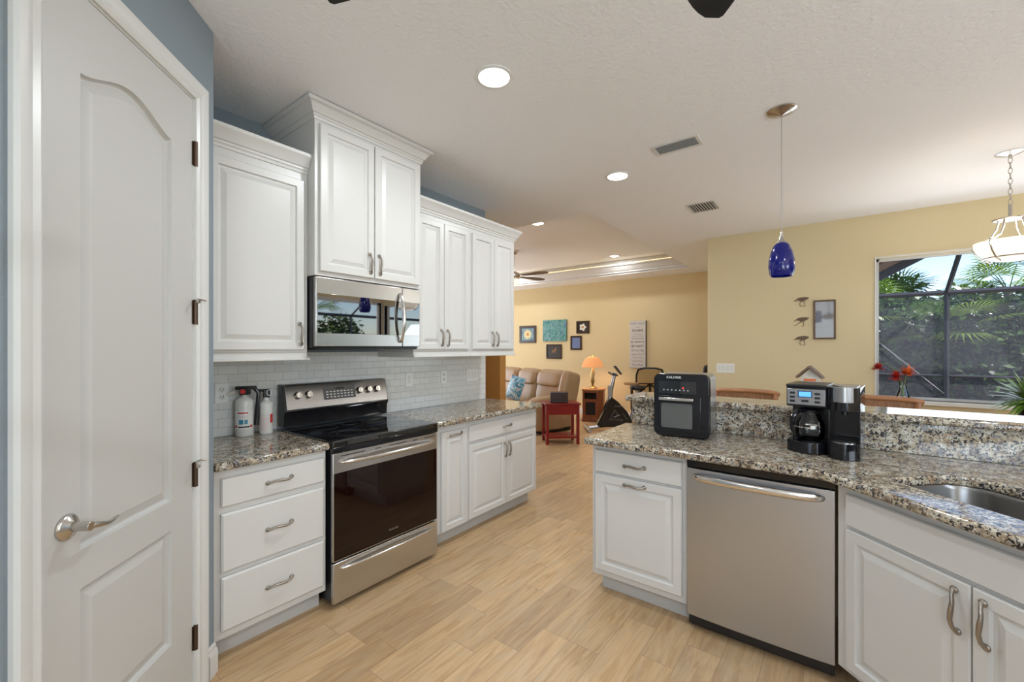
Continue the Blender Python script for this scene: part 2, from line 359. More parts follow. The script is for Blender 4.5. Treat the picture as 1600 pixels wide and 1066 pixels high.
# local x from 0 (left) to 1.15 (corner); s = 1.15 - x
dl, dr, dt = 1.15-.808, 1.15-.139, 2.452
mb = MB().box(0, dl, 0, .12, 0, CZ).box(dr, 1.15, 0, .12, 0, CZ).box(dl, dr, 0, .12, dt, CZ)
w = mb.build('wall_face', 'blue', PL)
sbox('wall_pantry_return', 'blue', -2.97, PA[0]-.0, .58, .70, 0, CZ)
sbox('wall_pantry_side', 'blue', -1.50, -1.377, -3.0, -.115, 0, CZ)
sbox('wall_back_left', 'blue', -3, -1.377, -3.15, -3.0, 0, CZ)
# casing
mb = MB()
cas = [(0, 0), (0, -.012), (.012, -.018), (.03, -.015), (.05, -.022), (.068, -.022), (.074, -.012), (.074, 0)]
L_, R_, T_ = dl+.006, dr-.006, dt-.006
rings = []
for o, y in cas: rings.append([(L_-o, y, 0), (L_-o, y, T_+o), (R_+o, y, T_+o), (R_+o, y, 0)])
rings = list(map(list, zip(*rings)))
mb.loft(rings)
# jamb and stop
mb.box(dl, dl+.012, -.002, .12, 0, dt).box(dr-.012, dr, -.002, .12, 0, dt).box(dl, dr, -.002, .12, dt-.012, dt)
mb.box(dl+.012, dl+.024, .045, .058, 0, dt-.012).box(dr-.024, dr-.012, .045, .058, 0, dt-.012).box(dl+.012, dr-.012, .045, .058, dt-.024, dt-.012)
mb.build('door_casing', 'trim', PL, sharp=25)
def baseboard(name, x0, x1, T, parent=None):
    pr = [(0, 0), (-.016, 0), (-.016, .085), (-.013, .1), (-.008, .108), (-.008, .12), (-.003, .13), (0, .13)]
    m_ = MB(); m_.loft([[(x, y, z) for y, z in pr] for x in (x0, x1)]); m_.xf(T)
    return m_.build(name, 'trim', parent, sharp=25)
baseboard('baseboard', 1.15-.055, 1.15+.006, Matrix(), PL)
# pantry door leaf
D1 = thing('door_1', 'white two panel arch top pantry door in the blue corner wall', 'door', (0, 0, 0)); D1['kind'] = 'structure'
D1.location = PL.location; D1.rotation_euler = PL.rotation_euler
lx0, lx1, lz0, lz1 = 1.15-.796+.002, 1.15-.151-.001, .012, 2.438
px0, px1 = 1.15-.676, 1.15-.281
def arch(d, z0, z1, bump, n=24):
    pts = [(px0+d, z0+d), (px1-d, z0+d)]
    for k in range(n+1):
        t = 1-k/n; x = (px0+d)+(px1-px0-2*d)*t
        tt = (x-px0)/(px1-px0); pts.append((x, z1-d+bump*(.5-.5*cos(2*pi*tt))**.8))
    return pts
mb = MB()
bmh = bmesh.new(); es = []; loops = [[(lx0, lz0), (lx1, lz0), (lx1, lz1), (lx0, lz1)], arch(0, .855, 2.212, .063), arch(0, .315, .743, 0, 2)]
for loop in loops:
    v = [bmh.verts.new((p[0], 0, p[1])) for p in loop]; es += [bmh.edges.new((v[i], v[(i+1) % len(v)])) for i in range(len(v))]
bmesh.ops.triangle_fill(bmh, edges=es, use_beauty=True)
for f in bmh.faces: mb._f([mb.bm.verts.new(v.co) for v in f.verts])
bmh.free()
for z0, z1, bp_, n_ in ((.855, 2.212, .063, 24), (.315, .743, 0, 2)):
    rg = []
    for d, y in ((0, 0), (.004, .011), (.009, .016), (.014, .0165), (.044, .005), (.046, .0045)): rg.append([(x, y, z) for x, z in arch(d, z0, z1, bp_, n_)])
    mb.loft(rg, cap=(False, True))
mb.box(lx0, lx1, .018, .040, lz0, lz1)
for a, b in (((lx0, lz0), (lx1, lz0)), ((lx1, lz0), (lx1, lz1)), ((lx1, lz1), (lx0, lz1)), ((lx0, lz1), (lx0, lz0))):
    mb._f([mb.bm.verts.new(p) for p in ((a[0], 0, a[1]), (b[0], 0, b[1]), (b[0], .018, b[1]), (a[0], .018, a[1]))])
bmesh.ops.remove_doubles(mb.bm, verts=mb.bm.verts, dist=1e-5)
mb.build('door_leaf', 'door', D1, sharp=11)
for hz in (2.17, 1.525, .865, .20):
    mb = MB(); hx = 1.15-.145
    mb.cyl((hx, -.008, hz), (hx, -.008, hz+.1), .008, 12).box(hx-.012, hx+.012, -.004, -.0005, hz+.002, hz+.098)
    h = mb.build('hinge', 'bronze', D1)
    if hz in (1.525, .865):
        MB().tube([(hx-.035, -.035, hz+.09), (hx-.01, -.018, hz+.103), (hx+.02, -.02, hz+.103), (hx+.03, -.032, hz+.1)], .0035, 6).cyl((hx-.035, -.042, hz+.09), (hx-.035, -.033, hz+.09), .007, 8).build('hinge_pin_stop', 'nickel', h)
# lever
kx, kz = 1.15-.721, .938
Ty = Matrix.Rotation(R(90), 4, 'X')
mb = MB().lathe([(.036, 0), (.036, .004), (.030, .010), (.016, .016), (.013, .018)], (kx, 0, kz), 28, Ty)
rose = mb.build('door_lever', 'nickel', D1, sharp=50)
MB().cyl((kx, -.014, kz), (kx, -.062, kz), .0125, 20).build('lever_neck', 'nickel', rose, bevel=.001)
MB().tube([(kx, -.052, kz), (kx+.025, -.055, kz-.006), (kx+.06, -.056, kz-.016), (kx+.082, -.052, kz-.020), (kx+.102, -.049, kz-.015), (kx+.116, -.047, kz-.014)], [.012, .012, .009, .007, .006, .005], 12, sq=.8).build('lever_handle', 'nickel', rose, sub=1)
MB().box(lx0-.003, lx0+.001, .002, .03, .89, .99).build('latch_plate', 'bronze', D1)
# far walls, dining wall with the window opening
WY = 5.84; wx0, wx1, wz0, wz1 = .32, 3.34, .905, 2.36
mb = MB().box(-1.318, wx0, WY, WY+.14, 0, CZ).box(wx1, 3.5, WY, WY+.14, 0, CZ).box(wx0, wx1, WY, WY+.14, 0, wz0).box(wx0, wx1, WY, WY+.14, wz1, CZ)
struct(mb.build('wall_dining', 'yellow'))
sbox('wall_living_right', 'yellow', -1.318, -1.2, WY+.14, 8.3, 0, CZ)
sbox('wall_far', 'farw', -8.1, -1.2, 8.3, 8.4, 0, CZ)
sbox('wall_hall', 'orange', -8.0, -3.52, 4.36, 4.48, 0, CZ)
sbox('wall_hall_left', 'orange', -5.0, -4.9, 3.17, 4.36, 0, CZ)
sbox('wall_hall_side', 'yellow', -5.0, WX-.12, 3.17, 3.288, 0, CZ)
mb = MB().box(-8.1, -8.0, 4.36, 5.0, 0, CZ).box(-8.1, -8.0, 7.5, 8.4, 0, CZ).box(-8.1, -8.0, 5.0, 7.5, 0, .45).box(-8.1, -8.0, 5.0, 7.5, 2.35, CZ)
struct(mb.build('wall_living_left', 'gold'))
mb = MB().box(3.4, 3.5, -3.15, -.4, 0, CZ).box(3.4, 3.5, 1.6, 3.3, 0, CZ).box(3.4, 3.5, 5.8, 5.98, 0, CZ).box(3.4, 3.5, -.4, 1.6, 0, 1.1).box(3.4, 3.5, -.4, 1.6, 2.3, CZ).box(3.4, 3.5, 3.3, 5.8, 2.44, CZ)
struct(mb.build('wall_right', 'yellow'))
mb = MB().box(-1.5, .9, -3.15, -3.0, 0, CZ).box(3.1, 3.5, -3.15, -3.0, 0, CZ).box(.9, 3.1, -3.15, -3.0, 0, .5).box(.9, 3.1, -3.15, -3.0, 2.45, CZ)
struct(mb.build('wall_back', 'pale'))
for nm, x0, x1, T in (('baseboard_dining', -1.318, 3.4, Matrix.Translation((0, WY, 0))), ('baseboard_far', -8, -1.318, Matrix.Translation((0, 8.3, 0))), ('baseboard_hall', -4.9, -3.52, Matrix.Translation((0, 4.36, 0)))):
    struct(baseboard(nm, x0, x1, T))
def window(name, w_, h_, loc, rz, divs=1, slider=False, stool=True):
    t = thing(name, None, None, loc, rz); t['kind'] = 'structure'; f = .025 if stool else .05
    m_ = MB()
    m_.box(-.012, 0.0, -.012, .12, -.0, h_+.0).box(w_, w_+.012, -.012, .12, 0, h_).box(-.012, w_+.012, -.012, .12, h_, h_+.012)
    for (a, b) in ((0, f), (w_-f, w_)): m_.box(a, b, .07, .11, 0, h_)
    m_.box(0, w_, .07, .11, h_-f, h_).box(0, w_, .07, .11, 0, f)
    for k in range(1, divs): m_.box(w_*k/divs-.03, w_*k/divs+.03, .07, .11, 0, h_)
    m_.build('window_frame', 'trim', t)
    if stool: MB().box(-.03, w_+.03, -.05, .12, -.040, 0.0).build('window_sill', 'wglass', t, bevel=.005)
    MB().box(f, w_-f, .088, .092, f, h_-f).build('window_pane', 'wpane', t)
    return t
window('window_1', wx1-wx0, wz1-wz0, (wx0, WY, wz0), 0, 1)
window('window_2', 2.5, 2.42, (3.4, 5.8, .01), R(-90), 1, stool=False)
window('window_3', 2.0, 1.2, (3.4, 1.6, 1.1), R(-90), 2)
window('window_4', 2.5, 1.9, (-8.0, 5.0, .45), R(90), 2)
window('window_5', 2.2, 1.95, (3.1, -3.0, .5), R(180), 2)

# ------------------------------------------------------------------ cabinetry
def panel(name, x0, x1, z0, z1, parent, mt='cab', rings=None, y=0.0):
    rings = rings or [(0, 0), (0, -.016), (.004, -.020), (.042, -.020), (.047, -.009), (.056, -.008), (.080, -.0175)]
    w_ = min(x1-x0, z1-z0)
    if w_ < .2:
        k = w_/.2*.85; rings = [(a*k if a > .005 else a, b) for a, b in rings]
    m_ = MB(); m_.loft([[(x0+d, y+yy, z0+d), (x1-d, y+yy, z0+d), (x1-d, y+yy, z1-d), (x0+d, y+yy, z1-d)] for d, yy in rings])
    return m_.build(name, mt, parent, sharp=20)
SLAB = [(0, 0), (0, -.014), (.008, -.020)]
def pull(parent, x, z, vert=False, L=.115, y=-.02):
    # wavy antique bail pull with flared feet
    m_ = MB(); h = L/2
    pts = [(-h, 0, -.003), (-h+.003, -.010, -.004), (-h*.78, -.017, -.001), (-h*.45, -.021, .003), (0, -.024, .001), (h*.45, -.022, -.003), (h*.78, -.018, .000), (h-.003, -.010, .005), (h, 0, .005)]
    m_.tube(pts, [.010, .008, .0068, .0075, .009, .0075, .0065, .008, .010], 10, sq=.75)
    for s_ in (-1, 1): m_.sphere((s_*(h-.001), -.004, .004*s_), .0115, 10, sy=.6)
    T = Matrix.Translation((x, y, z)) @ (Matrix.Rotation(R(90), 4, 'Y') if vert else Matrix())
    m_.xf(T); return m_.build('handle', 'pewter', parent, sharp=60)
def crown(parent, x0, x1, dep, z0, z1, out=.055, sides=(1, 1)):
    H_ = z1-z0; pr = [(0, 0), (.006, 0), (.008, .14), (.014, .2), (.014, .3), (.022, .34), (.030, .5), (.046, .74), (out-.003, .80), (out, .84), (out, 1)]
    rg = []
    for o, t in pr:
        a = x0-(o if sides[0] else 0); b = x1+(o if sides[1] else 0)
        rg.append([(a, -o, z0+t*H_), (b, -o, z0+t*H_), (b, dep, z0+t*H_), (a, dep, z0+t*H_)])
    return MB().loft(rg).build('crown_moulding', 'cab', parent, sharp=22)
def rail(parent, x0, x1, dep, z0, z1, out=.012, sides=(0, 0)):
    a = x0-(out if sides[0] else 0); b = x1+(out if sides[1] else 0)
    m_ = MB().box(x0, x1, -.002, dep, z0+.012, z1).box(a, b, -out, dep, z0, z0+.014)
    return m_.build('light_rail', 'cab', parent, bevel=.003)

XF = -2.225
def leftrun(name, label, y0, loc_x=XF): return thing(name, label, 'cabinet', (loc_x, y0, 0), R(90))
# base with three drawers
c = leftrun('drawer_base_cabinet', 'white base cabinet with three plain drawers, between pantry corner and range', .712)
wd = 1.238-.712; dep = XF-WX-.002
MB().box(0, wd, 0, dep, .105, .875).build('cabinet_body', 'cab', c, bevel=.001)
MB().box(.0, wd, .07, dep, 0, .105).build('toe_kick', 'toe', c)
for z0, z1, zh in ((.708, .836, .776), (.388+.022, .676, .549), (.142, .388, .267)):
    d = panel('drawer', .025, wd-.016, z0, z1, c, rings=SLAB); pull(d, .276, zh)
# right base: pull-out and two-door
XR = -2.25; dep2 = XR-WX-.002
c = leftrun('pull_out_cabinet', 'narrow white pull-out base cabinet directly right of the range', 2.022, XR)
MB().box(0, .36, 0, dep2, .105, .875).build('cabinet_body', 'cab', c, bevel=.001)
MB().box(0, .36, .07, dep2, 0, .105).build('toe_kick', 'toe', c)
d = panel('door', .085, .345, .112, .826, c); pull(d, .225, .797)
c = leftrun('double_door_base_cabinet', 'white base cabinet with one drawer over two raised-panel doors, far end of left run', 2.383, XR)
wd = 3.316-2.383
MB().box(0, wd, 0, dep2, .105, .875).build('cabinet_body', 'cab', c, bevel=.001)
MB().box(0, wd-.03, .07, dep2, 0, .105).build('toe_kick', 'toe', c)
d = panel('drawer', .012, wd-.02, .708, .836, c, rings=SLAB); pull(d, .475, .773, L=.10)
for a, b, h in ((.012, .467, .445), (.472, wd-.02, .50)):
    d = panel('door', a, b, .118, .682, c); pull(d, h, .575, True)
# uppers
XU = -2.42; depu = XU-WX-.002
def upper(name, label, y0, y1, z0, z1, doors, x=XU, crz=(2.42, 2.522), csides=(0, 0), lr=True, out=.055, lrs=(0, 0)):
    c = thing(name, label, 'cabinet', (x, y0, 0), R(90)); wd = y1-y0; dp = x-WX-.002
    MB().box(0, wd, 0, dp, z0, crz[0]+.01).build('cabinet_body', 'cab', c, bevel=.001)
    crown(c, 0, wd, dp, crz[0], crz[1], out, csides)
    if lr: rail(c, 0, wd, dp, z0-.045, z0-.0005, sides=lrs)
    for a, b, q0, q1, h in doors:
        d = panel('door', a-y0, b-y0, q0, q1, c); pull(d, h-y0, (q0+.09), True)
    return c
upper('wall_cabinet', 'tall single-door white wall cabinet above the fire extinguishers', .712, 1.236, 1.405, 2.40, [(.745, 1.212, 1.418, 2.375, 1.186)], lrs=(0, 1))
upper('hood_cabinet', 'highest white wall cabinet with two doors, raised to the ceiling above the microwave', 1.238, 2.004, 1.842, 2.72, [(1.262, 1.616, 1.866, 2.702, 1.583), (1.622, 1.984, 1.866, 2.702, 1.652)], x=-2.34, crz=(2.722, 2.815), csides=(1, 1), lr=False, out=.065)
upper('wall_cabinet', 'white two-door wall cabinet immediately right of the microwave', 2.006, 2.594, 1.405, 2.40, [(2.03, 2.292, 1.418, 2.385, 2.262), (2.298, 2.572, 1.418, 2.385, 2.328)])
upper('wall_cabinet', 'white two-door wall cabinet at the living-room end of the left run', 2.595, 3.205, 1.405, 2.40, [(2.618, 2.893, 1.418, 2.385, 2.865), (2.899, 3.175, 1.418, 2.385, 2.928)], csides=(0, 1), lrs=(0, 1))

# countertops
def top(name, label, poly, holes=(), z0=.876, z1=.914, bv=.012):
    o = MB().prism(poly, z0, z1, holes).build(name, 'granite', bevel=bv, seg=3, sharp=60)
    return tag(o, label, 'countertop')
top('countertop', 'short speckled granite countertop under the fire extinguishers', [(WX+.009, .703), (-2.185, .703), (-2.185, 1.244), (WX+.009, 1.244)])
top('countertop', 'speckled granite countertop on the left run right of the range', [(WX+.009, 2.022), (-2.19, 2.022), (-2.19, 3.34), (WX+.009, 3.34)])

# ------------------------------------------------------------------ range
rg_ = thing('electric_range', 'stainless freestanding electric range with black glass top and oven window', 'range', (-2.185, 1.252, 0), R(90)); w_ = .764
MB().box(.006, w_-.006, .02, .63, .03, .90).build('range_body', 'black', rg_, bevel=.002)
for fx in (.05, w_-.05):
    for fy in (.07, .56): MB().cyl((fx, fy, 0), (fx, fy, .035), .018, 12).build('leveling_foot', 'rubber', rg_)
ct = MB().box(0, w_, -.012, .60, .885, .917).build('cooktop', 'bglass', rg_, bevel=.006, seg=3)
def annulus(m_, cx, cy, z, r, w2=.002, n=40):
    m_.loft([[(cx+q*cos(2*pi*i/n), cy+q*sin(2*pi*i/n), zz) for i in range(n)] for q, zz in ((r, z), (r+w2, z+.0004), (r+w2, z))], cap=(False, False))
for cx, cy, r in ((.20, .16, .11), (.20, .16, .07), (.20, .43, .075), (.56, .43, .075), (.56, .16, .11), (.38, .45, .05)):
    m_ = MB(); annulus(m_, cx, cy, .9172, r); m_.build('burner_ring', 'ring', ct)
MB().box(.0, w_, -.010, .02, .855, .884).build('front_apron', 'gblack', rg_, bevel=.003)
# backguard
m_ = MB().loft([[(x, y, z) for y, z in ((.535, 1.03), (.575, 1.19), (.60, 1.197), (.63, 1.197), (.63, .93), (.555, .93), (.55, 1.0))] for x in (.0, w_)])
bgd = m_.build('backguard', 'gblack', rg_, bevel=.002)
m_ = MB().loft([[(x, y, z) for y, z in ((.558, 1.022), (.533, 1.040), (.566, 1.182), (.576, 1.196), (.590, 1.196), (.575, 1.1))] for x in (.012, w_-.008)])
cp = m_.build('control_panel', 'steel', bgd, bevel=.001)
def onpanel(x, z): t = (z-1.04)/(1.182-1.04); return (x, .533+.033*t, z)
tilt = math.atan2(.033, .142); TP = Matrix.Rotation(-tilt, 4, 'X')
p = onpanel(.375, 1.125)
m_ = MB().box(-.118, .118, -.003, .004, -.045, .045); m_.xf(Matrix.Translation(p) @ TP); dsp = m_.build('control_display', 'dgrey', cp, bevel=.001)
m_ = MB()
for r_ in range(3):
    for k in range(8): m_.box(-.10+k*.026, -.10+k*.026+.014, -.0045, -.002, -.032+r_*.018, -.026+r_*.018)
m_.xf(Matrix.Translation(p) @ TP); m_.build('button_print', 'white', dsp)
m_ = MB().box(-.03, .03, -.0045, -.002, .02, .034); m_.xf(Matrix.Translation(p) @ TP); m_.build('clock_digits', 'black', dsp)
for kx_ in (.085, .155, .525, .60, .67):
    p = onpanel(kx_, 1.125)
    m_ = MB().m('knobm').lathe([(.024, 0), (.024, .006), (.020, .022)], n=22, T=Matrix.Rotation(R(90), 4, 'X')); m_.m('hstl').lathe([(.0195, .0222), (.0185, .025)], n=22, T=Matrix.Rotation(R(90), 4, 'X')).box(-.0045, .0045, -.034, -.024, -.018, .018)
    m_.xf(Matrix.Translation(p) @ TP); m_.build('knob', parent=bgd, sharp=40)
# oven door
od = MB().box(.004, w_-.004, -.005, .018, .258, .850).build('oven_door', 'steel', rg_, bevel=.002)
MB().box(.010, w_-.006, -.0075, -.004, .264, .742).build('oven_window', 'oglass', od, bevel=.001)
for a, b in ((.05, .20), (.27, .31), (.37, .5), (.55, .585), (.65, .74)): MB().box(a, b, -.0062, -.004, .830, .8345).build('vent_slot', 'black', od)
def bow(x0, x1, z, y, out, r, parent, mt='hstl', sq=.75, name='handle', vert=False):
    pts = []; N = 14
    for k in range(N+1):
        t = k/N; b_ = 1-(2*t-1)**4 if 0 else sin(pi*t)**.5
        pts.append((x0+(x1-x0)*t, y-out*b_, z))
    m_ = MB(); m_.tube(pts, [r*.75]+[r]*(N-1)+[r*.75], 12, sq=sq)
    return m_.build(name, mt, parent, sub=1)
bow(.035, w_-.03, .800, -.004, .048, .017, od)
text_mesh('FRIGIDAIRE', .0135, 'oven_lettering', 'silver', od, Matrix.Translation((.40, -.0078, .315)) @ FRONT, .0004)
sd = MB().box(.004, w_-.004, -.008, .018, .03, .250).build('storage_drawer', 'steel', rg_, bevel=.003)
bow(.04, w_-.03, .215, -.006, .03, .014, sd, 'hstl')

# ------------------------------------------------------------------ microwave
mw = thing('over_range_microwave', 'stainless over-the-range microwave with mirror-black window', 'microwave', (-2.37, 1.243, 0), R(90)); w_ = .758
MB().box(0, w_, .0, .47, 1.428, 1.838).build('microwave_body', 'black', mw, bevel=.002)
md = MB().box(.002, .606, -.028, -.001, 1.438, 1.836).build('microwave_door', 'steel', mw, bevel=.004, seg=3)
MB().box(.012, .604, -.0295, -.027, 1.514, 1.742).build('window_glass', 'mglass', md, bevel=.001)
cpn = MB().box(.610, w_, -.028, -.001, 1.438, 1.836).build('control_panel', 'steel', mw, bevel=.004, seg=3)
MB().box(.612, w_-.004, -.0295, -.027, 1.514, 1.742).build('control_glass', 'mglass', cpn, bevel=.001)
pts = [(.585, -.028-.045*sin(pi*t/12)**.7-.002, 1.462+(1.80-1.462)*t/12) for t in range(13)]
MB().tube(pts, [.010]+[.0125]*11+[.010], 12).build('handle', 'hstl', md, sub=1)
MB().box(.02, w_-.02, -.01, .40, 1.418, 1.428).build('grease_filter_tray', 'black', mw)

# ------------------------------------------------------------------ wall plates
def plate(x, y, z, w_, rz, label, cat, kinds, name):
    t = thing(name, label, cat, (x, y, z), rz)
    MB().box(-w_/2, w_/2, -.005, 0, -.058, .058).build('cover_plate', 'white', t, bevel=.002)
    n_ = len(kinds)
    for i, k in enumerate(kinds):
        cx = (i-(n_-1)/2)*.046
        if k == 's':
            s_ = MB().box(cx-.016, cx+.016, -.0065, -.004, -.033, .033).build('rocker_switch', 'wglass', t, bevel=.001)
        else:
            for dz in (-.021, .021):
                s_ = MB().lathe([(.017, 0), (.017, .002)], (cx, -.005, dz), 16, Matrix.Rotation(R(90), 4, 'X')).build('socket', 'wglass', t)
                MB().box(cx-.008, cx-.005, -.0076, -.0066, dz-.003, dz+.007).box(cx+.005, cx+.008, -.0076, -.0066, dz-.003, dz+.007).box(cx-.002, cx+.002, -.0076, -.0066, dz-.010, dz-.006).build('slot', 'ink', s_)
    return t
tx = WX+.0085
plate(tx, .95, 1.165, .072, R(90), 'white double socket on the tiles left of the fire extinguishers', 'outlet', 'o', 'wall_outlet')
plate(tx, 2.31, 1.165, .072, R(90), 'white single rocker switch plate on the tiles just right of the range', 'switch', 's', 'light_switch')
plate(tx, 2.703, 1.165, .072, R(90), 'white socket plate on the tiles, middle of three plates right of the range', 'outlet', 'o', 'wall_outlet')
plate(tx, 3.083, 1.165, .16, R(90), 'white three-gang switch plate near the end of the tiled backsplash', 'switch', 'sss', 'light_switch')
plate(-1.11, WY, 1.177, .205, 0, 'white four-gang switch plate on the yellow dining wall', 'switch', 'ssss', 'light_switch')

# ------------------------------------------------------------------ fire extinguishers
def exting(x, y, r, hs, label, big):
    t = thing('fire_extinguisher', label, 'fire extinguisher', (x, y, .9145), R(60))
    MB().lathe([(r*.93, 0), (r, .006), (r, hs-r*.55), (r*.94, hs-r*.3), (r*.75, hs-r*.08), (r*.4, hs+.006), (.014, hs+.012), (.014, hs+.028)], n=28).build('cylinder', 'wglass', t, sharp=60)
    z = hs+.026
    if big:
        MB().box(-.024, .030, -.022, .022, z-.008, z+.034).box(-.045, .06, -.016, .016, z+.022, z+.042).build('valve_head', 'black', t, bevel=.004)
        MB().cyl((-.045, 0, z+.008), (-.085, 0, z+.0), .009, 10, .006).build('nozzle', 'cream', t)
        MB().lathe([(.014, 0), (.014, .006)], (-.005, -.022, z+.012), 18, Matrix.Rotation(R(90), 4, 'X')).build('pressure_gauge', 'labelr', t)
        MB().tube([(.05, 0, z+.03), (.072, 0, z+.0), (.066, 0, z-.06), (.062, 0, z-.15), (.058, 0, z-.19)], [.012, .012, .010, .013, .013], 10).build('carry_handle', 'black', t)
        m_ = MB()
        for (a0, a1, z0, z1, mt) in ((-150, -30, .045, .150, 'white'), (-125, -60, .134, .141, 'labelr'), (-120, -65, .112, .117, 'labelp'), (-115, -88, .072, .098, 'labelb'), (-82, -62, .072, .098, 'labelb'), (-120, -50, .052, .060, 'ink'), (-150, -128, .052, .066, 'labelr'), (-46, -30, .052, .066, 'labelr')):
            m_.m(mt); q = r+(.0006 if mt == 'white' else .0011); N = 10
            rr = [[(q*cos(R(a0+(a1-a0)*k/N)), q*sin(R(a0+(a1-a0)*k/N)), zz) for k in range(N+1)] for zz in (z0, z1)]
            m_.loft(rr, closed=False)
        m_.build('label', parent=t)
    else:
        MB().box(-.016, .020, -.016, .016, z-.006, z+.046).box(-.045, -.01, -.012, .012, z+.03, z+.046).build('valve_head', 'black', t, bevel=.005)
        m_ = MB(); m_.tube([(.018+.013*cos(a), -.018, z+.025+.017*sin(a)) for a in [2*pi*k/12 for k in range(12)]]+[(.031, -.018, z+.025)], .0025, 6); m_.build('pull_ring', 'wglass', t)
        m_ = MB()
        for (a0, a1, z0, z1, mt) in ((-150, -60, .02, .115, 'labelp'), (-50, -20, .065, .118, 'labelr'), (-145, -65, .10, .106, 'wglass')):
            m_.m(mt); q = r+(.0006 if mt != 'wglass' else .001); N = 10
            m_.loft([[(q*cos(R(a0+(a1-a0)*k/N)), q*sin(R(a0+(a1-a0)*k/N)), zz) for k in range(N+1)] for zz in (z0, z1)], closed=False)
        m_.build('label', parent=t)
    return t
exting(-2.775, 1.045, .048, .222, 'larger white fire extinguisher with red gauge and drooping black handle', True)
exting(-2.745, 1.152, .037, .195, 'smaller white fire extinguisher with black squeeze head, beside the range', False)

# ------------------------------------------------------------------ peninsula
YF = 2.30
c = thing('trash_cabinet', 'white peninsula end cabinet with drawer over one pull-out raised-panel door', 'cabinet', (-1.152, YF, 0))
MB().box(0, .537, 0, .52, .105, .875).build('cabinet_body', 'cab', c, bevel=.001)
MB().box(.03, .537, .07, .52, 0, .105).build('toe_kick', 'toe', c)
d = panel('drawer', .022, .512, .71, .838, c, rings=SLAB); pull(d, .262, .772)
d = panel('door', .022, .512, .142, .697, c); pull(d, .262, .667)
dw = thing('dishwasher', 'stainless steel dishwasher with bowed bar handle', 'dishwasher', (-.612, 2.268, 0)); w_ = .608
MB().box(.004, w_-.004, .03, .54, .02, .868).build('dishwasher_body', 'black', dw, bevel=.002)
MB().box(.002, w_-.002, .0, .03, .828, .868).build('control_strip', 'gblack', dw, bevel=.002)
MB().box(.004, w_-.004, .06, .10, .0, .09).build('toe_panel', 'kick', dw)
# gently bowed front
m_ = MB(); N = 10; x0, x1 = .003, w_-.003
outer = [(x0+(x1-x0)*k/N, -.004-.008*sin(pi*k/N)**.6) for k in range(N+1)]
m_.prism([(x1, .029), (x0, .029)]+outer, .082, .824)
dd = m_.build('dishwasher_door', 'steelv', dw, bevel=.003, seg=2, sharp=50)
bow(.028, w_-.035, .785, -.006, .040, .011, dd, 'hstl', 1.75)
sc = thing('sink_cabinet', 'white diagonal sink base cabinet with false front and two doors', 'cabinet', (.002, 2.252, 0), R(-45)); w_ = .955
MB().box(0, w_, 0, .02, .105, .875).box(.0, .02, .02, .05, .105, .875).box(w_-.02, w_, .02, .5, .105, .875).box(.0, w_, .02, .45, .105, .12).build('cabinet_body', 'cab', sc, bevel=.001)
MB().box(.07, w_, .075, .10, 0, .104).build('toe_kick', 'toe', sc)
panel('false_front', .05, .905, .71, .838, sc, rings=SLAB)
for a, b, h in ((.05, .475, .44), (.48, .905, .515)):
    d = panel('door', a, b, .13, .695, sc); pull(d, h, .60, True, L=.13)
MB().box(-.01, .0, .0, .03, .0, .875).build('filler_strip', 'cab', sc) if 0 else None
rb = thing('corner_base_cabinet', 'white two-door base cabinet right of the sink cabinet', 'cabinet', (1.06, 1.14, 0), R(-90))
MB().box(0, 2.1, 0, .58, .105, .875).build('cabinet_body', 'cab', rb)
MB().box(0, 2.1, .07, .58, 0, .105).build('toe_kick', 'toe', rb)
for k in range(4): d = panel('door', .02+k*.52, .52+k*.52, .13, .84, rb); pull(d, .48+k*.52 if k % 2 == 0 else .06+k*.52, .7, True)
cc = thing('blind_corner_cabinet', 'plain white corner base cabinet between the sink cabinet and the right run', 'cabinet', (0, 0, 0))
cp_ = [(.70, 1.56), (1.06, 1.20), (1.06, 1.146), (1.64, 1.146), (1.64, 2.0), (1.15, 2.0)]
MB().prism(cp_, .105, .875).build('cabinet_body', 'cab', cc); MB().prism([(.80, 1.60), (1.12, 1.26), (1.6, 1.2), (1.6, 1.95), (1.15, 1.95)], 0, .105).build('toe_kick', 'toe', cc)
# knee wall behind, splash, bar top
sbox('wall_knee', 'yellow', -1.10, 2.2, 2.852, 2.96, 0, 1.064)
tag(MB().box(-1.118, 2.2, 2.83, 2.851, .9145, 1.0645).build('granite_backsplash', 'granite', bevel=.001), 'upright speckled granite splash between peninsula counter and bar top', 'backsplash')
tag(MB().box(-1.16, 2.25, 2.79, 3.12, 1.065, 1.105).build('breakfast_bar', 'granite', bevel=.014, seg=4, sharp=60), 'long raised granite breakfast bar top behind the peninsula', 'bar top')
# sink cut-out, in the diagonal frame
def L2W(s_, t_): return (.002+.70711*(s_+t_), 2.252+.70711*(t_-s_))
hole = [L2W(*p) for p in rrect(.115, .86, .088, .455, [.06, .09, .10, .05], 6)]
poly = [(-1.165, 2.828), (-1.165, 2.215), (-1.15, 2.20), (-.06, 2.20), (-.035, 2.19)] + [(.90, 1.255), (1.0, 1.12), (1.0, -1.0), (1.66, -1.0), (1.66, 2.828)]
top('peninsula_countertop', 'large speckled granite peninsula countertop with the sink cut into it', poly, [hole])
sk = thing('kitchen_sink', 'undermount stainless steel sink bowl in the peninsula counter', 'sink', (.002, 2.252, 0), R(-45))
m_ = MB(); rr = []
for d_, z in ((-.012, .8755), (-.004, .8755), (-.003, .872), (.0, .86), (.006, .72), (.02, .69), (.05, .68)):
    rr.append([(p[0], p[1], z) for p in rrect(.115+d_, .86-d_, .088+d_, .455-d_, [max(.02, .06-d_*.5), .09-d_*.3, .10-d_*.3, .05-d_*.3], 6)])
m_.loft(rr, cap=(False, True)); m_.build('sink_bowl', 'sinksteel', sk, sharp=70)
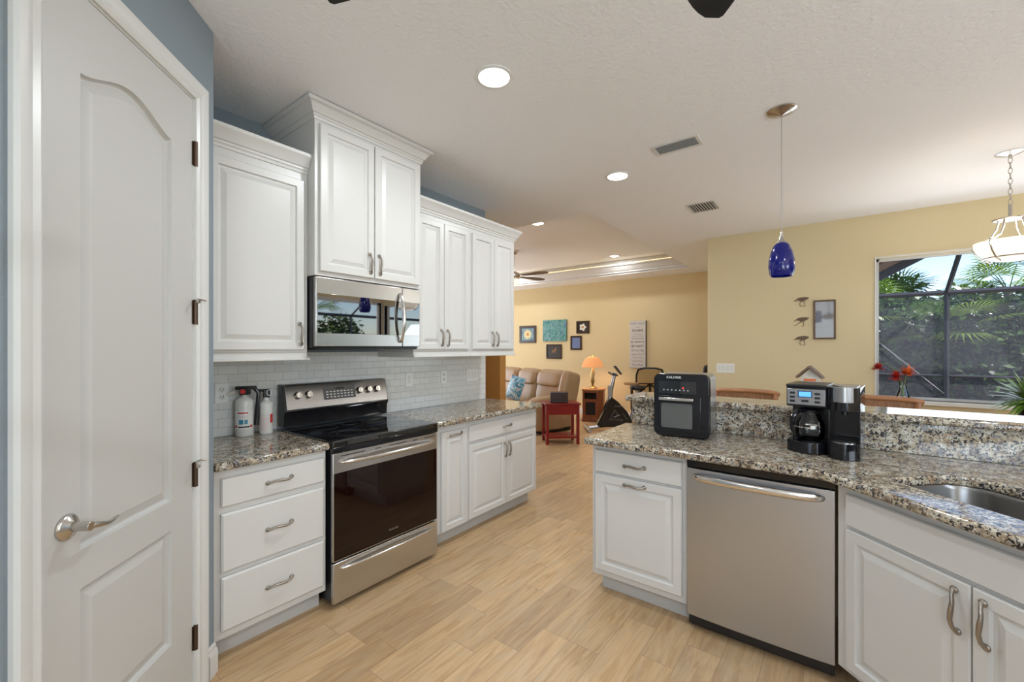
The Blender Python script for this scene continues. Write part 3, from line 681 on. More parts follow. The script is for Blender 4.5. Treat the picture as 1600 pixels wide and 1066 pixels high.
MB().lathe([(.045, 0), (.045, .003), (.02, .001)], (.49, .27, .6805), 20).build('drain', 'nickel', sk)

# ------------------------------------------------------------------ air fryer oven
af = thing('air_fryer_oven', 'glossy black air fryer oven with glass door, on the peninsula counter', 'air fryer', (-.866, 2.528, .915), R(4.5)); w_ = .305; hgt = .365
def rbx(m_, x0, x1, y0, y1, z0, z1, r): # rounded in xz, extruded in y
    p = rrect(x0, x1, z0, z1, r, 6); m_.loft([[(a, y, b) for a, b in p] for y in (y0, y1)]); return m_
for fx in (.035, w_-.035):
    for fy in (.05, .22): MB().cyl((fx, fy, 0), (fx, fy, .012), .012, 10).build('foot', 'rubber', af)
rbx(MB(), 0.006, w_-.006, .03, .27, .008, hgt-.004, .03).build('housing', 'steelv', af, bevel=.006, seg=3)
fr_ = rbx(MB(), 0, w_, -.012, .031, .004, hgt, .035).build('front_bezel', 'gblack', af, bevel=.008, seg=3)
dr_ = MB().box(.03, w_-.045, -.018, -.010, .03, .238).build('oven_door', 'gblack', af, bevel=.004, seg=3)
rbx(MB(), .045, .215, -.0195, -.017, .055, .195, .01).build('door_window', 'fglass', dr_)
MB().box(.035, .222, -.036, -.018, .212, .228).build('handle', 'hstl', dr_, bevel=.003)
pn_ = MB().box(.03, .235, -.0145, -.0115, .252, .322).build('touch_panel', 'bglass', af)
m_ = MB()
for k in range(7): m_.box(.055+k*.022, .063+k*.022, -.0152, -.0144, .268, .275)
m_.build('touch_icons', 'grey', pn_)
MB().lathe([(.005, 0), (.005, .001)], (.165, -.0148, .285), 10, Matrix.Rotation(R(90), 4, 'X')).build('power_light', 'redled', pn_)
text_mesh('KALORIK', .020, 'brand_lettering', 'white', fr_, Matrix.Translation((.115, -.0125, .344)) @ FRONT)

# ------------------------------------------------------------------ coffee maker
cm = thing('coffee_maker', 'black two-way coffee maker with glass carafe and blue display', 'coffee maker', (-.205, 2.545, .915), R(-6))
def front_arc(x0, x1, yb, out, n=10): return [(x0+(x1-x0)*k/n, yb-out*sin(pi*k/n)) for k in range(n+1)]
H_ = .335
m_ = MB(); m_.prism([(.165, .24), (.0, .24)]+front_arc(0, .165, .02, .045), 0, .055); m_.build('warming_base', 'gblack', cm, bevel=.005, seg=3, sharp=50)
MB().box(.0, .165, .15, .24, .05, .24).build('rear_column', 'black', cm, bevel=.004)
m_ = MB(); m_.prism([(.165, .24), (.0, .24), (0, .0), (.165, .0)], .225, H_-.012); hd = m_.build('brew_head', 'black', cm, bevel=.006, seg=3, sharp=50)
MB().box(-.002, .167, -.006, .235, H_-.014, H_).build('lid', 'black', cm, bevel=.006, seg=3)
pp = MB().box(.004, .160, -.006, .0, .235, .312).build('control_panel', 'silver', hd, bevel=.002)
MB().box(.050, .108, -.0075, -.005, .272, .304).build('display_bezel', 'black', pp, bevel=.001)
MB().box(.054, .104, -.0085, -.007, .276, .300).build('lcd_display', 'lcd', pp)
for bx_ in (.016, .118):
    for bz in (.252, .272, .292): MB().box(bx_, bx_+.022, -.010, -.005, bz-.005, bz+.005).build('button', 'black', pp, bevel=.002)
MB().box(.064, .094, -.010, -.005, .250, .260).build('button', 'black', pp, bevel=.002)
ca = MB().lathe([(.046, .057), (.060, .065), (.064, .10), (.060, .14), (.048, .175), (.042, .19), (.044, .20)], (.085, .075, 0), 28, cap=(True, False)).build('carafe', 'clear', cm, sharp=60)
MB().lathe([(.046, .19), (.048, .205), (.03, .214), (.01, .215)], (.085, .075, 0), 24).build('carafe_lid', 'black', ca)
MB().lathe([(.0622, .118), (.0632, .118), (.0632, .124), (.062, .124)], (.085, .075, 0), 24, cap=(False, False)).build('carafe_band', 'hstl', ca)
MB().tube([(.075, .03, .205), (.05, -.022, .205), (.035, -.045, .18), (.032, -.045, .12), (.045, -.02, .08), (.06, .015, .075)], [.010, .011, .011, .010, .009, .006], 10).build('carafe_handle', 'gblack', ca)
MB().box(.100, .118, .0105, .0115, .118, .134).build('carafe_emblem', 'white', ca)
# single-serve side
sx0, sx1 = .170, .290
m_ = MB(); m_.prism([(sx1, .24), (sx0, .24)]+front_arc(sx0, sx1, -.02, .04), 0, .075); m_.build('serving_base', 'gblack', cm, bevel=.006, seg=3, sharp=50)
m_ = MB(); m_.loft([[(sx0+.06+.045*cos(2*pi*k/20), .0+.032*sin(2*pi*k/20)-.01, z) for k in range(20)] for z in (.0755, .078)]); m_.build('drip_grate', 'hstl', cm)
MB().box(sx0, sx1, .09, .24, .07, .24).build('serving_column', 'gblack', cm, bevel=.006)
MB().box(sx0, sx0+.006, .0, .1, .07, .24).box(sx1-.006, sx1, .0, .1, .07, .24).build('side_wall', 'gblack', cm, bevel=.002)
m_ = MB(); m_.prism([(sx1, .24), (sx0, .24)]+front_arc(sx0, sx1, -.01, .035), .222, .330); m_.build('pod_head', 'gblack', cm, bevel=.006, seg=3, sharp=50)
m_ = MB(); m_.prism([(sx1-.012, .15), (sx0+.012, .15)]+front_arc(sx0+.012, sx1-.012, -.018, .034), .262, .334); pl_ = m_.build('pod_lid', 'silver', cm, bevel=.008, seg=3, sharp=50)
MB().cyl((sx0+.06, .03, .20), (sx0+.06, .03, .225), .012, 12).build('spout', 'black', cm)

# house figurine on the bar, behind the coffee maker
hf = thing('house_ornament', 'small brown house-shaped ornament on the bar behind the coffee maker', 'ornament', (-.125, 2.97, 1.1055), R(-10))
MB().box(-.10, .10, -.04, .04, 0, .03).build('base', 'cream', hf, bevel=.008, seg=3)
m_ = MB()
for sgn in (-1, 1): m_.loft([[(sgn*.062, y, .150), (sgn*.062, y, .162), (0, y, .222), (0, y, .210)] for y in (-.035, .03)])
m_.build('roof', 'bark', hf)
m_ = MB().prism([(-.045, .03), (.045, .03), (.045, .155), (0, .20), (-.045, .155)], -.004, .004); m_.xf(Matrix.Rotation(R(90), 4, 'X')); m_.build('house_front', 'cream', hf)
MB().box(-.028, .028, -.009, -.004, .135, .147).build('sign_board', 'petalo', hf)
m_ = MB(); random.seed(3)
for k in range(60):
    x = random.uniform(-.06, .085); z = .03+random.random()*.09; a = random.random()*6.28; s_ = .012
    m_._f([m_.bm.verts.new(p) for p in ((x, -.02, z), (x+s_*cos(a), -.03, z+s_*sin(a)), (x+1.6*s_*cos(a+.5), -.035, z+1.6*s_*sin(a+.5)))])
m_.build('greenery', 'gback', hf)

# ------------------------------------------------------------------ ceiling fixtures
def downlight(x, y, z, label, e, r=.078):
    t = thing('recessed_light', label, 'ceiling light', (x, y, z), 0, None)
    MB().lathe([(r+.018, 0), (r+.018, -.004), (r+.002, -.007), (r, -.004)], n=32, cap=(False, False)).build('trim_ring', 'white', t)
    MB().lathe([(r, -.003), (r*.6, -.0045), (.002, -.005)], n=32).build('lens', 'bulb', t)
    light('downlight_glow', 'AREA', (x, y, z-.012), (0, 0, 0), e, (.88, .95, 1), .15)
downlight(-1.401, 1.686, CZ, 'round recessed ceiling light nearest the camera, largest in view', 17)
downlight(-1.415, 3.265, CZ, 'round recessed ceiling light left of the two ceiling vents', 17)
downlight(-3.196, 4.759, 3.10, 'recessed light at the near edge of the living-room tray ceiling', 14)
downlight(-3.229, 7.308, 3.10, 'recessed light at the far side of the living-room tray ceiling', 9)
for (x, y), w_ in zip(((1.0, .9), (.9, -1.5), (-.9, -1.5)), ('over the sink corner, right of the view', 'behind the camera on the right', 'behind the camera on the left')): downlight(x, y, CZ, 'added unseen recessed kitchen fill light '+w_, 22)  # unseen lamps added to light the cabinet fronts
for (x, y), w_ in zip(((-5.6, 4.75), (-5.6, 7.3)), ('near left', 'far left')): downlight(x, y, 3.10, 'recessed light at the '+w_+' corner of the tray ceiling', 14)
def vent(x, y, w_, d_, label, along):
    t = thing('ceiling_vent', label, 'vent', (x, y, CZ), 0)
    p = .022
    MB().prism([(-w_/2, -d_/2), (w_/2, -d_/2), (w_/2, d_/2), (-w_/2, d_/2)], -.006, 0, [[(-w_/2+p, -d_/2+p), (-w_/2+p, d_/2-p), (w_/2-p, d_/2-p), (w_/2-p, -d_/2+p)]]).build('vent_frame', 'trim', t, bevel=.002)
    MB().box(-w_/2+p, w_/2-p, -d_/2+p, d_/2-p, -.0012, -.0004).build('duct_opening', 'dgrey', t)
    m_ = MB()
    if along:
        n_ = 6
        for k in range(n_):
            yy = -d_/2+p+(d_-2*p)*(k+.5)/n_; m_.box(-w_/2+p, w_/2-p, -.0045, .0045, -.0012, .0012, Matrix.Translation((0, yy, -.005)) @ Matrix.Rotation(R(35), 4, 'X'))
    else:
        n_ = 9
        for k in range(n_):
            xx = -w_/2+p+(w_-2*p)*(k+.5)/n_; m_.box(-.0065, .0065, -d_/2+p, d_/2-p, -.0012, .0012, Matrix.Translation((xx, 0, -.006)) @ Matrix.Rotation(R(35), 4, 'Y'))
    m_.build('louvres', 'trim', t)
vent(-.88, 3.02, .31, .17, 'long white ceiling vent nearer the camera', True)
vent(-1.055, 4.49, .27, .31, 'squarer white ceiling vent nearer the dining wall', False)
# blue pendant
pd = thing('pendant_light', 'cobalt blue glass mini pendant on a thin cord', 'pendant light', (-.261, 2.945, CZ))
MB().lathe([(.078, 0), (.078, -.005), (.072, -.010), (.045, -.018), (.012, -.028), (.008, -.032)], n=28).build('canopy', 'nickel', pd, sharp=50)
MB().cyl((0, 0, -.03), (0, 0, -.715), .0018, 6).build('cord', 'silver', pd)
MB().lathe([(.007, -.71), (.009, -.735), (.014, -.755), (.026, -.775), (.028, -.78)], n=20).build('socket_cap', 'nickel', pd, sharp=60)
gl = MB().lathe([(.022, -.772), (.040, -.79), (.056, -.83), (.066, -.88), (.068, -.915), (.062, -.955), (.054, -.972), (.052, -.968), (.060, -.95)], n=28, cap=(True, False)).build('glass_shade', 'cobalt', pd, sharp=60)
m_ = MB(); random.seed(5)
for k in range(9):
    a = random.random()*6.28; z = -.80-.15*random.random(); rr_ = .045+.02*min(1, (-.79-z)/.09); m_.sphere((rr_*cos(a), rr_*sin(a), z), .0035, 6)
m_.build('glass_bubbles', 'brass', gl)
# dining chandelier bowl
chx, chy = .978, 4.57
ch = thing('bowl_chandelier', 'chandelier with lit white bowl and curved nickel arms on a chain', 'chandelier', (chx, chy, CZ))
MB().lathe([(.075, 0), (.075, -.004), (.05, -.014), (.012, -.024), (.01, -.04)], n=24).build('canopy', 'nickel', ch, sharp=50)
m_ = MB()
for k in range(9):
    z = -.055-.037*k; A = [2*pi*i/10 for i in range(10)]
    m_.tube([((.010*cos(a)) if k % 2 == 0 else 0, 0 if k % 2 == 0 else .010*cos(a), z+.022*sin(a)) for a in A+[0]], .0025, 6)
m_.build('chain', 'nickel', ch)
MB().cyl((0, 0, -.37), (0, 0, -.47), .010, 10).build('stem', 'nickel', ch)
MB().lathe([(.085, -.478), (.09, -.470), (.06, -.462), (.01, -.455)], n=24).build('hub_plate', 'nickel', ch, sharp=50)
bw = MB().lathe([(.182, -.630), (.180, -.66), (.162, -.70), (.125, -.74), (.07, -.768), (.01, -.775)], n=36, cap=(False, True)).build('glass_bowl', 'bowl', ch, sharp=80)
for k in range(4):
    a = 2*pi*k/4+.9; m_ = MB()
    m_.tube([(q*cos(a), q*sin(a), z) for q, z in ((.06, -.47), (.072, -.53), (.105, -.585), (.16, -.618), (.205, -.622), (.208, -.65), (.188, -.70), (.145, -.752), (.10, -.772))], .0055, 8)
    m_.build('arm', 'nickel', ch)
m_ = MB(); A = [2*pi*i/36 for i in range(37)]; m_.tube([(.132*cos(a), .132*sin(a), -.745) for a in A], .005, 8); m_.build('lower_ring', 'nickel', ch)
light('chandelier_glow', 'POINT', (chx, chy, CZ-.56), (0, 0, 0), 8, (1, .9, .75), .08)
# fans
def fan(name, label, loc, n_, Rr, phase, mt, hubm, lit, rod, wd=.13):
    t = thing(name, label, 'ceiling fan', loc)
    MB().lathe([(.07, 0), (.07, -.02), (.05, -.05), (.015, -.06)], n=24).build('canopy', hubm, t, sharp=50)
    MB().cyl((0, 0, -.05), (0, 0, -rod), .012, 10).build('downrod', hubm, t)
    MB().lathe([(.03, -rod+.03), (.10, -rod), (.12, -rod-.04), (.10, -rod-.09), (.05, -rod-.11)], n=28).build('motor_housing', hubm, t, sharp=50)
    for k in range(n_):
        a = phase+2*pi*k/n_; T = Matrix.Rotation(a, 4, 'Z') @ Matrix.Translation((0, 0, -rod-.05)) @ Matrix.Rotation(R(-11), 4, 'X')
        N = 22; up_ = []; 
        for i in range(N+1):
            u_ = i/N; x = .16+(Rr-.16)*u_; h_ = (wd/2)*(.62+.38*min(1, u_*1.6))*(1 if u_ < .70 else math.sqrt(max(0, 1-((u_-.70)/.301)**2))*.99+.01)
            up_.append((x, h_))
        poly_ = [(x, -h_) for x, h_ in up_]+[(x, h_) for x, h_ in up_[::-1]]
        m_ = MB().prism(poly_, -.003, .003); m_.xf(T); b_ = m_.build('blade', mt, t, bevel=.001)
        m_ = MB().box(.08, .24, -.02, .02, .003, .009); m_.xf(T); m_.build('blade_iron', hubm, b_)
    if lit:
        MB().lathe([(.08, -rod-.11), (.12, -rod-.14), (.11, -rod-.18), (.06, -rod-.21), (.01, -rod-.22)], n=24).build('light_bowl', 'bowl', t, sharp=60)
    return t
fan('ceiling_fan', 'black-bladed kitchen ceiling fan just above the top edge of the view', (-.144, .286, CZ), 5, .656, R(93.8), 'black', 'bronze', False, .67, .10)
fan('ceiling_fan', 'brown-bladed living-room ceiling fan under the tray ceiling', (-4.46, 5.9, 3.10), 5, .70, R(1), 'fanwood', 'nickel', True, .38)

# ------------------------------------------------------------------ dining wall decor
def bird(z, label, flip):
    t = thing('shorebird_plaque', label, 'wall ornament', (-.325, WY-.004, z), 0, 'carved shorebirds on the dining wall')
    body = [(-.045, .030), (-.030, .040), (.0, .046), (.035, .046), (.072, .040), (.060, .026), (.030, .006), (.0, -.002), (-.022, .010), (-.040, .016), (-.078, .002), (-.048, .024)]
    m_ = MB().prism([(x, y) for x, y in body], 0, .012); m_.xf(Matrix.Rotation(R(90), 4, 'X')); m_.build('bird_body', 'bark', t, bevel=.002)
    lg = ((.0, -.002, -.02, -.030, .004, -.055), (.022, .002, .030, -.030, .034, -.055)) if not flip else ((.0, -.002, -.028, -.022, -.052, -.040), (.022, .002, .020, -.030, .022, -.055))
    for a, b, c_, d_, e_, f_ in lg: MB().tube([(a, -.006, b), (c_, -.006, d_), (e_, -.006, f_), (e_-.02, -.006, f_)], .0028, 6).build('leg', 'bark', t)
    return t
bird(1.955, 'topmost of three carved wooden shorebirds on the dining wall', False)
bird(1.728, 'middle of three carved wooden shorebirds, leg raised', True)
bird(1.516, 'lowest of three carved wooden shorebirds on the dining wall', False)
def frame(name, label, x0, x1, z0, z1, y, art, fw=.03, fm='dwood', mat_=None, extra=None):
    t = thing(name, label, 'picture', ((x0+x1)/2, y-.001, (z0+z1)/2)); w_, h_ = (x1-x0)/2, (z1-z0)/2
    if fw:
        m_ = MB().prism([(-w_, -h_), (w_, -h_), (w_, h_), (-w_, h_)], 0, .022, [[(-w_+fw, -h_+fw), (-w_+fw, h_-fw), (w_-fw, h_-fw), (w_-fw, -h_+fw)]])
        m_.xf(Matrix.Rotation(R(90), 4, 'X')); m_.build('frame', fm, t, bevel=.003)
        MB().box(-w_+fw-.002, w_-fw+.002, -.012, -.002, -h_+fw-.002, h_-fw+.002).build('artwork', art, t)
    else: MB().box(-w_, w_, -.03, 0, -h_, h_).build('canvas', art, t, bevel=.002)
    if extra: extra(t, w_-fw, h_-fw)
    return t
frame('framed_picture', 'tall narrow framed picture with reflective glass beside the shorebirds', -.215, -.015, 1.525, 1.957, WY, 'mirror', .018, 'bark')
M['art_sun'] = art_mat('sunflower_art', [(.3, (.05, .12, .18)), (.55, (.18, .32, .38)), (.8, (.35, .45, .35))], 9)
M['art_big'] = art_mat('seascape_art', [(.3, (.02, .08, .18)), (.42, (.05, .22, .20)), (.52, (.10, .30, .26)), (.6, (.22, .36, .42)), (.72, (.04, .10, .35))], 7, 3)
M['art_dark'] = simple('dark_art', (.02, .02, .018), .4); M['art_blue'] = simple('blue_art', (.14, .20, .38), .4, var=.15, vscale=10)
def petals(cx, cz, r, n_, mt, cmt, rr_=.25):
    def f(t, w_, h_):
        m_ = MB()
        for k in range(n_):
            a = 2*pi*k/n_; b = pi/n_*1.2
            m_._f([m_.bm.verts.new((cx+q*cos(a+e), -.0135, cz+q*sin(a+e))) for q, e in ((r*.2, -b), (r*.7, -b*.8), (r, 0), (r*.7, b*.8), (r*.2, b))])
        m_.build('painted_petals', mt, t); MB().lathe([(r*rr_, 0), (r*rr_, .002)], (cx, -.0135, cz), 12, Matrix.Rotation(R(90), 4, 'X')).build('painted_centre', cmt, t)
    return f
M['pale_yellow'] = simple('pale_yellow_paint', (.72, .62, .32), .5); M['ochre'] = simple('ochre_paint', (.55, .26, .05), .5)
frame('framed_picture', 'dark-framed sunflower picture above the sofa, leftmost of the group', -6.09, -5.61, 1.545, 1.95, 8.3, 'art_sun', .06, 'dwood', extra=petals(0, 0, .13, 12, 'pale_yellow', 'ochre', .3))
frame('canvas_picture', 'large unframed blue-green canvas above the sofa', -5.41, -4.79, 1.58, 2.06, 8.3, 'art_big', 0)
frame('framed_picture', 'dark-framed white flower picture, upper right of the sofa group', -4.545, -4.235, 1.74, 2.01, 8.3, 'art_dark', .04, 'dwood', extra=petals(.0, 0, .09, 5, 'wglass', 'ochre', .3))
frame('framed_picture', 'small dark-framed plain blue picture below the white flower', -4.69, -4.42, 1.385, 1.69, 8.3, 'art_blue', .035, 'dwood')
def bop(t, w_, h_):
    m_ = MB()
    for a, L in ((160, .06), (120, .08), (60, .13), (35, .10), (200, .07), (-20, .06)):
        a = R(a); m_._f([m_.bm.verts.new((q*cos(a+e), -.0135, q*sin(a+e)-.01)) for q, e in ((.005, 0), (L*.5, -.15), (L, 0), (L*.5, .15))])
    m_.build('painted_petals', 'ochre', t)
frame('framed_picture', 'dark-framed picture of orange bird-of-paradise flower on black', -5.325, -4.92, 1.18, 1.51, 8.3, 'art_dark', .035, 'dwood', extra=bop)
sg = thing('family_rules_sign', 'tall narrow whitewashed word sign on the far yellow wall', 'sign', (-3.16, 8.299, 1.50))
MB().box(-.165, .165, -.035, 0, -.467, .467).build('sign_board', 'sign', sg, bevel=.002)
MB().box(.160, .168, -.036, .0, -.467, .467).build('sign_edge', 'dwood', sg)
for txt, sz, z, mt in (('FAMILY RULES', .048, .41, 'gink'), ('always', .03, .335, 'gink'), ('SHARE', .078, .27, 'ink'), ('your love and', .03, .205, 'gink'), ('respect one another', .03, .165, 'gink'), ('WORK HARD', .04, .11, 'gink'), ('BE THANKFUL', .044, .045, 'ink'), ('BE HAPPY', .058, -.04, 'ink'), ('Dream Big', .058, -.12, 'gink'), ('Laugh Out Loud', .038, -.20, 'gink'), ('try new things', .034, -.265, 'gink'), ('do your best', .04, -.33, 'gink'), ('Hug Often', .052, -.41, 'gink')):
    text_mesh(txt, sz, 'lettering', mt, sg, Matrix.Translation((0, -.0356, z)) @ FRONT)

# ------------------------------------------------------------------ living room
def soft(name, x0, x1, y0, y1, z0, z1, mt, parent, r=.05, T=None, sub=1, n=4, puff=.15):
    # puffed cushion: grid-ish loft of rounded rectangles
    m_ = MB(); rr = []; cx, cy = (x0+x1)/2, (y0+y1)/2
    for t, s_ in ((0, .80), (.08, .95), (.3, 1), (.7, 1), (.92, .95), (1, .80)):
        rr.append([(cx+(a-cx)*s_, cy+(b-cy)*s_, z0+(z1-z0)*t) for a, b in rrect(x0, x1, y0, y1, min(r, (x1-x0)/2.2, (y1-y0)/2.2), n)])
    m_.loft(rr)
    if T: m_.xf(T)
    return m_.build(name, mt, parent, sub=sub)
so = thing('leather_sofa', 'tan leather three-seat reclining sofa below the pictures', 'sofa', (-3.86, 5.66, 0), math.atan2(.28, -.96)+pi)
# local +x toward the right end? origin = right front corner; x negative to the left
Ls = 2.2
MB().box(-Ls+.04, -.04, .10, .86, .07, .30).build('sofa_base', 'leather', so, bevel=.02)
soft('arm', -.24, 0, .0, .80, .05, .62, 'leather', so, .10); soft('arm', -Ls, -Ls+.24, .0, .80, .05, .62, 'leather', so, .10)
for k in range(3):
    a = -Ls+.24+k*(Ls-.48)/3; b = a+(Ls-.48)/3
    soft('seat_cushion', a+.004, b-.004, -.02, .66, .28, .49, 'leather', so, .08)
    soft('foot_panel', a+.006, b-.006, -.015, .1, .10, .30, 'leather', so, .04)
    T = Matrix.Translation((0, .62, .42)) @ Matrix.Rotation(R(-14), 4, 'X')
    bk = soft('back_cushion', a+.004-(.10 if k == 0 else 0), b-.004+(.14 if k == 2 else 0), -.02, .20, 0, .66, 'leather', so, .09, T)
    soft('head_pillow', a+.03, b-.02+(.10 if k == 2 else 0), -.07, .10, .33, .60, 'leather', bk, .08, T)
T = Matrix.Translation((0, .62, .42)) @ Matrix.Rotation(R(-14), 4, 'X')
soft('side_wing', -.14, .045, -.10, .30, .02, .64, 'leather', so, .10, T)
MB().box(-Ls+.1, -.1, .2, .9, 0, .07).build('sofa_plinth', 'kick', so)
M['art_pillow'] = art_mat('blue_sea_print', [(.34, (.03, .05, .10)), (.45, (.03, .22, .38)), (.53, (.12, .42, .55)), (.6, (.7, .7, .66)), (.68, (.35, .10, .16))], 14, 2)
m_ = MB(); N = 12
for side in (-1, 1):
    vs = [[m_.bm.verts.new((-.21+.42*i/N, side*.075*(sin(pi*i/N)*sin(pi*j/N))**.5, -.21+.42*j/N)) for j in range(N+1)] for i in range(N+1)]
    for i in range(N):
        for j in range(N): m_._f([vs[i][j], vs[i+1][j], vs[i+1][j+1], vs[i][j+1]])
bmesh.ops.remove_doubles(m_.bm, verts=m_.bm.verts, dist=1e-5)
pil = m_.build('throw_pillow', 'art_pillow'); pil.location = (-4.67, 6.23, .70); pil.rotation_euler = (R(-18), R(8), so.rotation_euler[2])
tag(pil, 'square blue sea-print throw pillow leaning on the tan sofa', 'pillow')
# red side table
rt = thing('red_side_table', 'red painted wooden side table with lower shelf in front of sofa', 'table', (-3.40, 5.29, 0), R(43.5))
tw, td = .50, .36
MB().box(-.02, tw+.02, -.02, td+.02, .585, .61).build('table_top', 'red', rt, bevel=.004)
MB().box(.03, tw-.03, .01, td-.01, .44, .585).build('apron', 'red', rt)
MB().box(.01, tw-.01, .01, td-.01, .09, .115).build('shelf', 'red', rt)
for x in (0, tw-.04):
    for y in (0, td-.04): MB().box(x, x+.04, y, y+.04, 0, .585).build('leg', 'red', rt, bevel=.002)
bx = tag(MB().box(-.13, .13, -.09, .09, 0, .155).build('wooden_box', 'dwood', bevel=.006), 'dark brown wooden box on the red side table', 'box')
bx.location = (-3.33, 5.53, .611); bx.rotation_euler = (0, 0, R(35))
# heater cabinet and lamp
hc = thing('heater_cabinet', 'cherry wood cabinet heater with black grille beside the sofa', 'heater', (-3.82, 7.66, 0), R(18))
pg = [(-.19, -.17), (.11, -.17), (.20, -.06), (.20, .18), (-.19, .18)]
MB().prism([(x*1.06, y*1.06) for x, y in pg], 0, .06).build('plinth', 'cherry', hc, bevel=.006)
MB().prism(pg, .06, .60).build('cabinet_body', 'cherry', hc, bevel=.004)
MB().prism([(x*1.08, y*1.08) for x, y in pg], .60, .632).build('cabinet_top', 'oak', hc, bevel=.006)
MB().box(-.13, .06, -.176, -.168, .13, .38).build('grille', 'black', hc); MB().box(-.15, .08, -.176, -.168, .44, .56).build('control_window', 'gblack', hc)
MB().box(-.16, .09, -.174, -.169, .09, .42).build('front_panel', 'cherry', hc, bevel=.002)
lp = thing('table_lamp', 'brass table lamp with pleated orange shade on the cherry cabinet', 'lamp', (-3.82, 7.62, .633))
MB().lathe([(.085, 0), (.085, .015), (.06, .03), (.02, .05), (.025, .10), (.04, .14), (.03, .2), (.04, .30), (.018, .37), (.012, .46), (.01, .63)], n=24).build('lamp_base', 'brass', lp, sharp=60)
m_ = MB(); m_.lathe([(.215, .42), (.19, .50), (.14, .585), (.09, .615)], n=48, cap=(False, False)); m_.build('lamp_shade', 'shade', lp, sharp=60)
MB().sphere((0, 0, .65), .014, 8).build('finial', 'brass', lp)
light('lamp_glow', 'POINT', (-3.82, 7.62, .633+.5), (0, 0, 0), 13, (1, .72, .42), .05)
# exercise bike
bk = thing('exercise_bike', 'black upright exercise bike with console and pedals', 'exercise bike', (-3.08, 6.95, 0), R(36))
m_ = MB().prism([(-.30, .10), (-.25, .06), (.25, .08), (.30, .16), (.22, .33), (.06, .50), (-.04, .58), (-.12, .52), (-.2, .3)], -.07, .07); m_.xf(Matrix.Rotation(R(90), 4, 'X')); hs = m_.build('flywheel_housing', 'gblack', bk, bevel=.02, seg=3)
m_ = MB()
for a, b in (((-.09, .2), (.0, .36)), ((.0, .36), (.07, .27)), ((-.09, .2), (.14, .19)), ((.0, .43), (.14, .43)), ((.14, .3), (.22, .2))): m_.cyl((a[0], -.074, a[1]), (b[0], -.074, b[1]), .005, 5)
m_.build('housing_decal', 'silver', hs)
MB().tube([(-.45, -.24, .035), (-.45, .24, .035)], .032, 12).build('front_foot', 'steelv', bk); MB().tube([(.50, -.22, .035), (.50, .22, .035)], .032, 12).build('rear_foot', 'steelv', bk)
MB().tube([(-.45, 0, .04), (-.1, 0, .09), (.5, 0, .05)], .03, 10).build('base_beam', 'steelv', bk)
MB().tube([(-.08, 0, .5), (-.04, 0, .75), (.02, 0, 1.0)], [.045, .035, .03], 12).build('front_post', 'steelv', bk)
m_ = MB().box(-.09, .09, -.07, .07, -.012, .02); m_.xf(Matrix.Translation((.06, 0, 1.04)) @ Matrix.Rotation(R(52), 4, 'Y')); m_.build('console', 'black', bk, bevel=.01)
MB().tube([(.02, -.22, .96), (-.05, -.2, .99), (-.02, 0, .96), (-.05, .2, .99), (.02, .22, .96)], .016, 8).build('handlebar', 'black', bk)
MB().box(-.10, -.03, -.045, .045, .6, .78).build('bottle_holder', 'grey', bk, bevel=.01)
for s_ in (-1, 1):
    MB().tube([(.08, s_*.08, .28), (.08+.12*s_, s_*.11, .24)], .012, 8).build('crank', 'silver', bk); MB().box(.04+.12*s_, .13+.12*s_, s_*.15-.045, s_*.15+.045, .225, .25).build('pedal', 'black', bk, bevel=.006)
MB().tube([(.28, 0, .12), (.36, 0, .5), (.40, 0, .70)], .025, 10).build('seat_post', 'steelv', bk); soft('saddle', .28, .54, -.11, .11, .70, .78, 'black', bk, .08)
# tray table on bent tube
tt = thing('tube_stand_table', 'small round wooden tray table on a bent dark tube stand', 'table', (-2.93, 7.36, 0), R(33))
MB().lathe([(.13, .77), (.135, .79), (.13, .81)], n=28).build('tray_top', 'oak', tt, sharp=60)
m_ = MB(); m_.tube([(0, 0, .77), (0, 0, .35), (.03, 0, .24), (.10, 0, .20), (.30, 0, .20)], .014, 8).tube([(.30, 0, .20), (.36, 0, .16), (.37, 0, .02), (.1, .0, .015)], .014, 8).tube([(.1, 0, .79), (.62, 0, .79)], .012, 8); m_.build('tube_frame', 'bronze', tt)
# office chairs
oc = thing('mesh_office_chair', 'black mesh-backed office chair left of the air fryer oven', 'office chair', (-2.66, 7.55, 0), R(20))
m_ = MB()
pts = [(x, -.02-.03*cos(x*6), z) for x, z in ((-.20, .62), (-.235, .75), (-.23, .95), (-.20, 1.04), (-.10, 1.065), (.10, 1.065), (.20, 1.04), (.23, .95), (.235, .75), (.20, .62), (.1, .59), (-.1, .59), (-.20, .62))]
m_.tube(pts, .018, 8); bf = m_.build('back_frame', 'black', oc)
MB().box(-.21, .21, -.035, -.03, .62, 1.04).build('back_mesh', 'mesh', bf)
MB().tube([(-.18, .0, .64), (0, .04, .78), (.18, .0, .64)], .022, 8).tube([(0, .04, .78), (0, .10, .5), (0, 0, .42)], .022, 8).build('lumbar_support', 'black', oc)
soft('seat', -.25, .25, -.52, -.02, .43, .51, 'black', oc, .1)
MB().cyl((0, -.27, .12), (0, -.27, .44), .025, 10).build('gas_post', 'black', oc)
for k in range(5):
    a = 2*pi*k/5; MB().tube([(0, -.27, .12), (.28*cos(a), -.27+.28*sin(a), .08)], [.025, .018], 8).build('leg', 'black', oc)
    MB().sphere((.28*cos(a), -.27+.28*sin(a), .035), .033, 8).build('caster', 'rubber', oc)
for s_ in (-1, 1): MB().tube([(s_*.24, -.1, .46), (s_*.30, -.12, .56), (s_*.30, -.18, .70), (s_*.30, -.38, .71)], .016, 8).build('armrest', 'black', oc)
o2 = thing('high_back_chair', 'black upholstered chair peeking past the dining wall corner', 'office chair', (-1.60, 7.35, 0), 0)
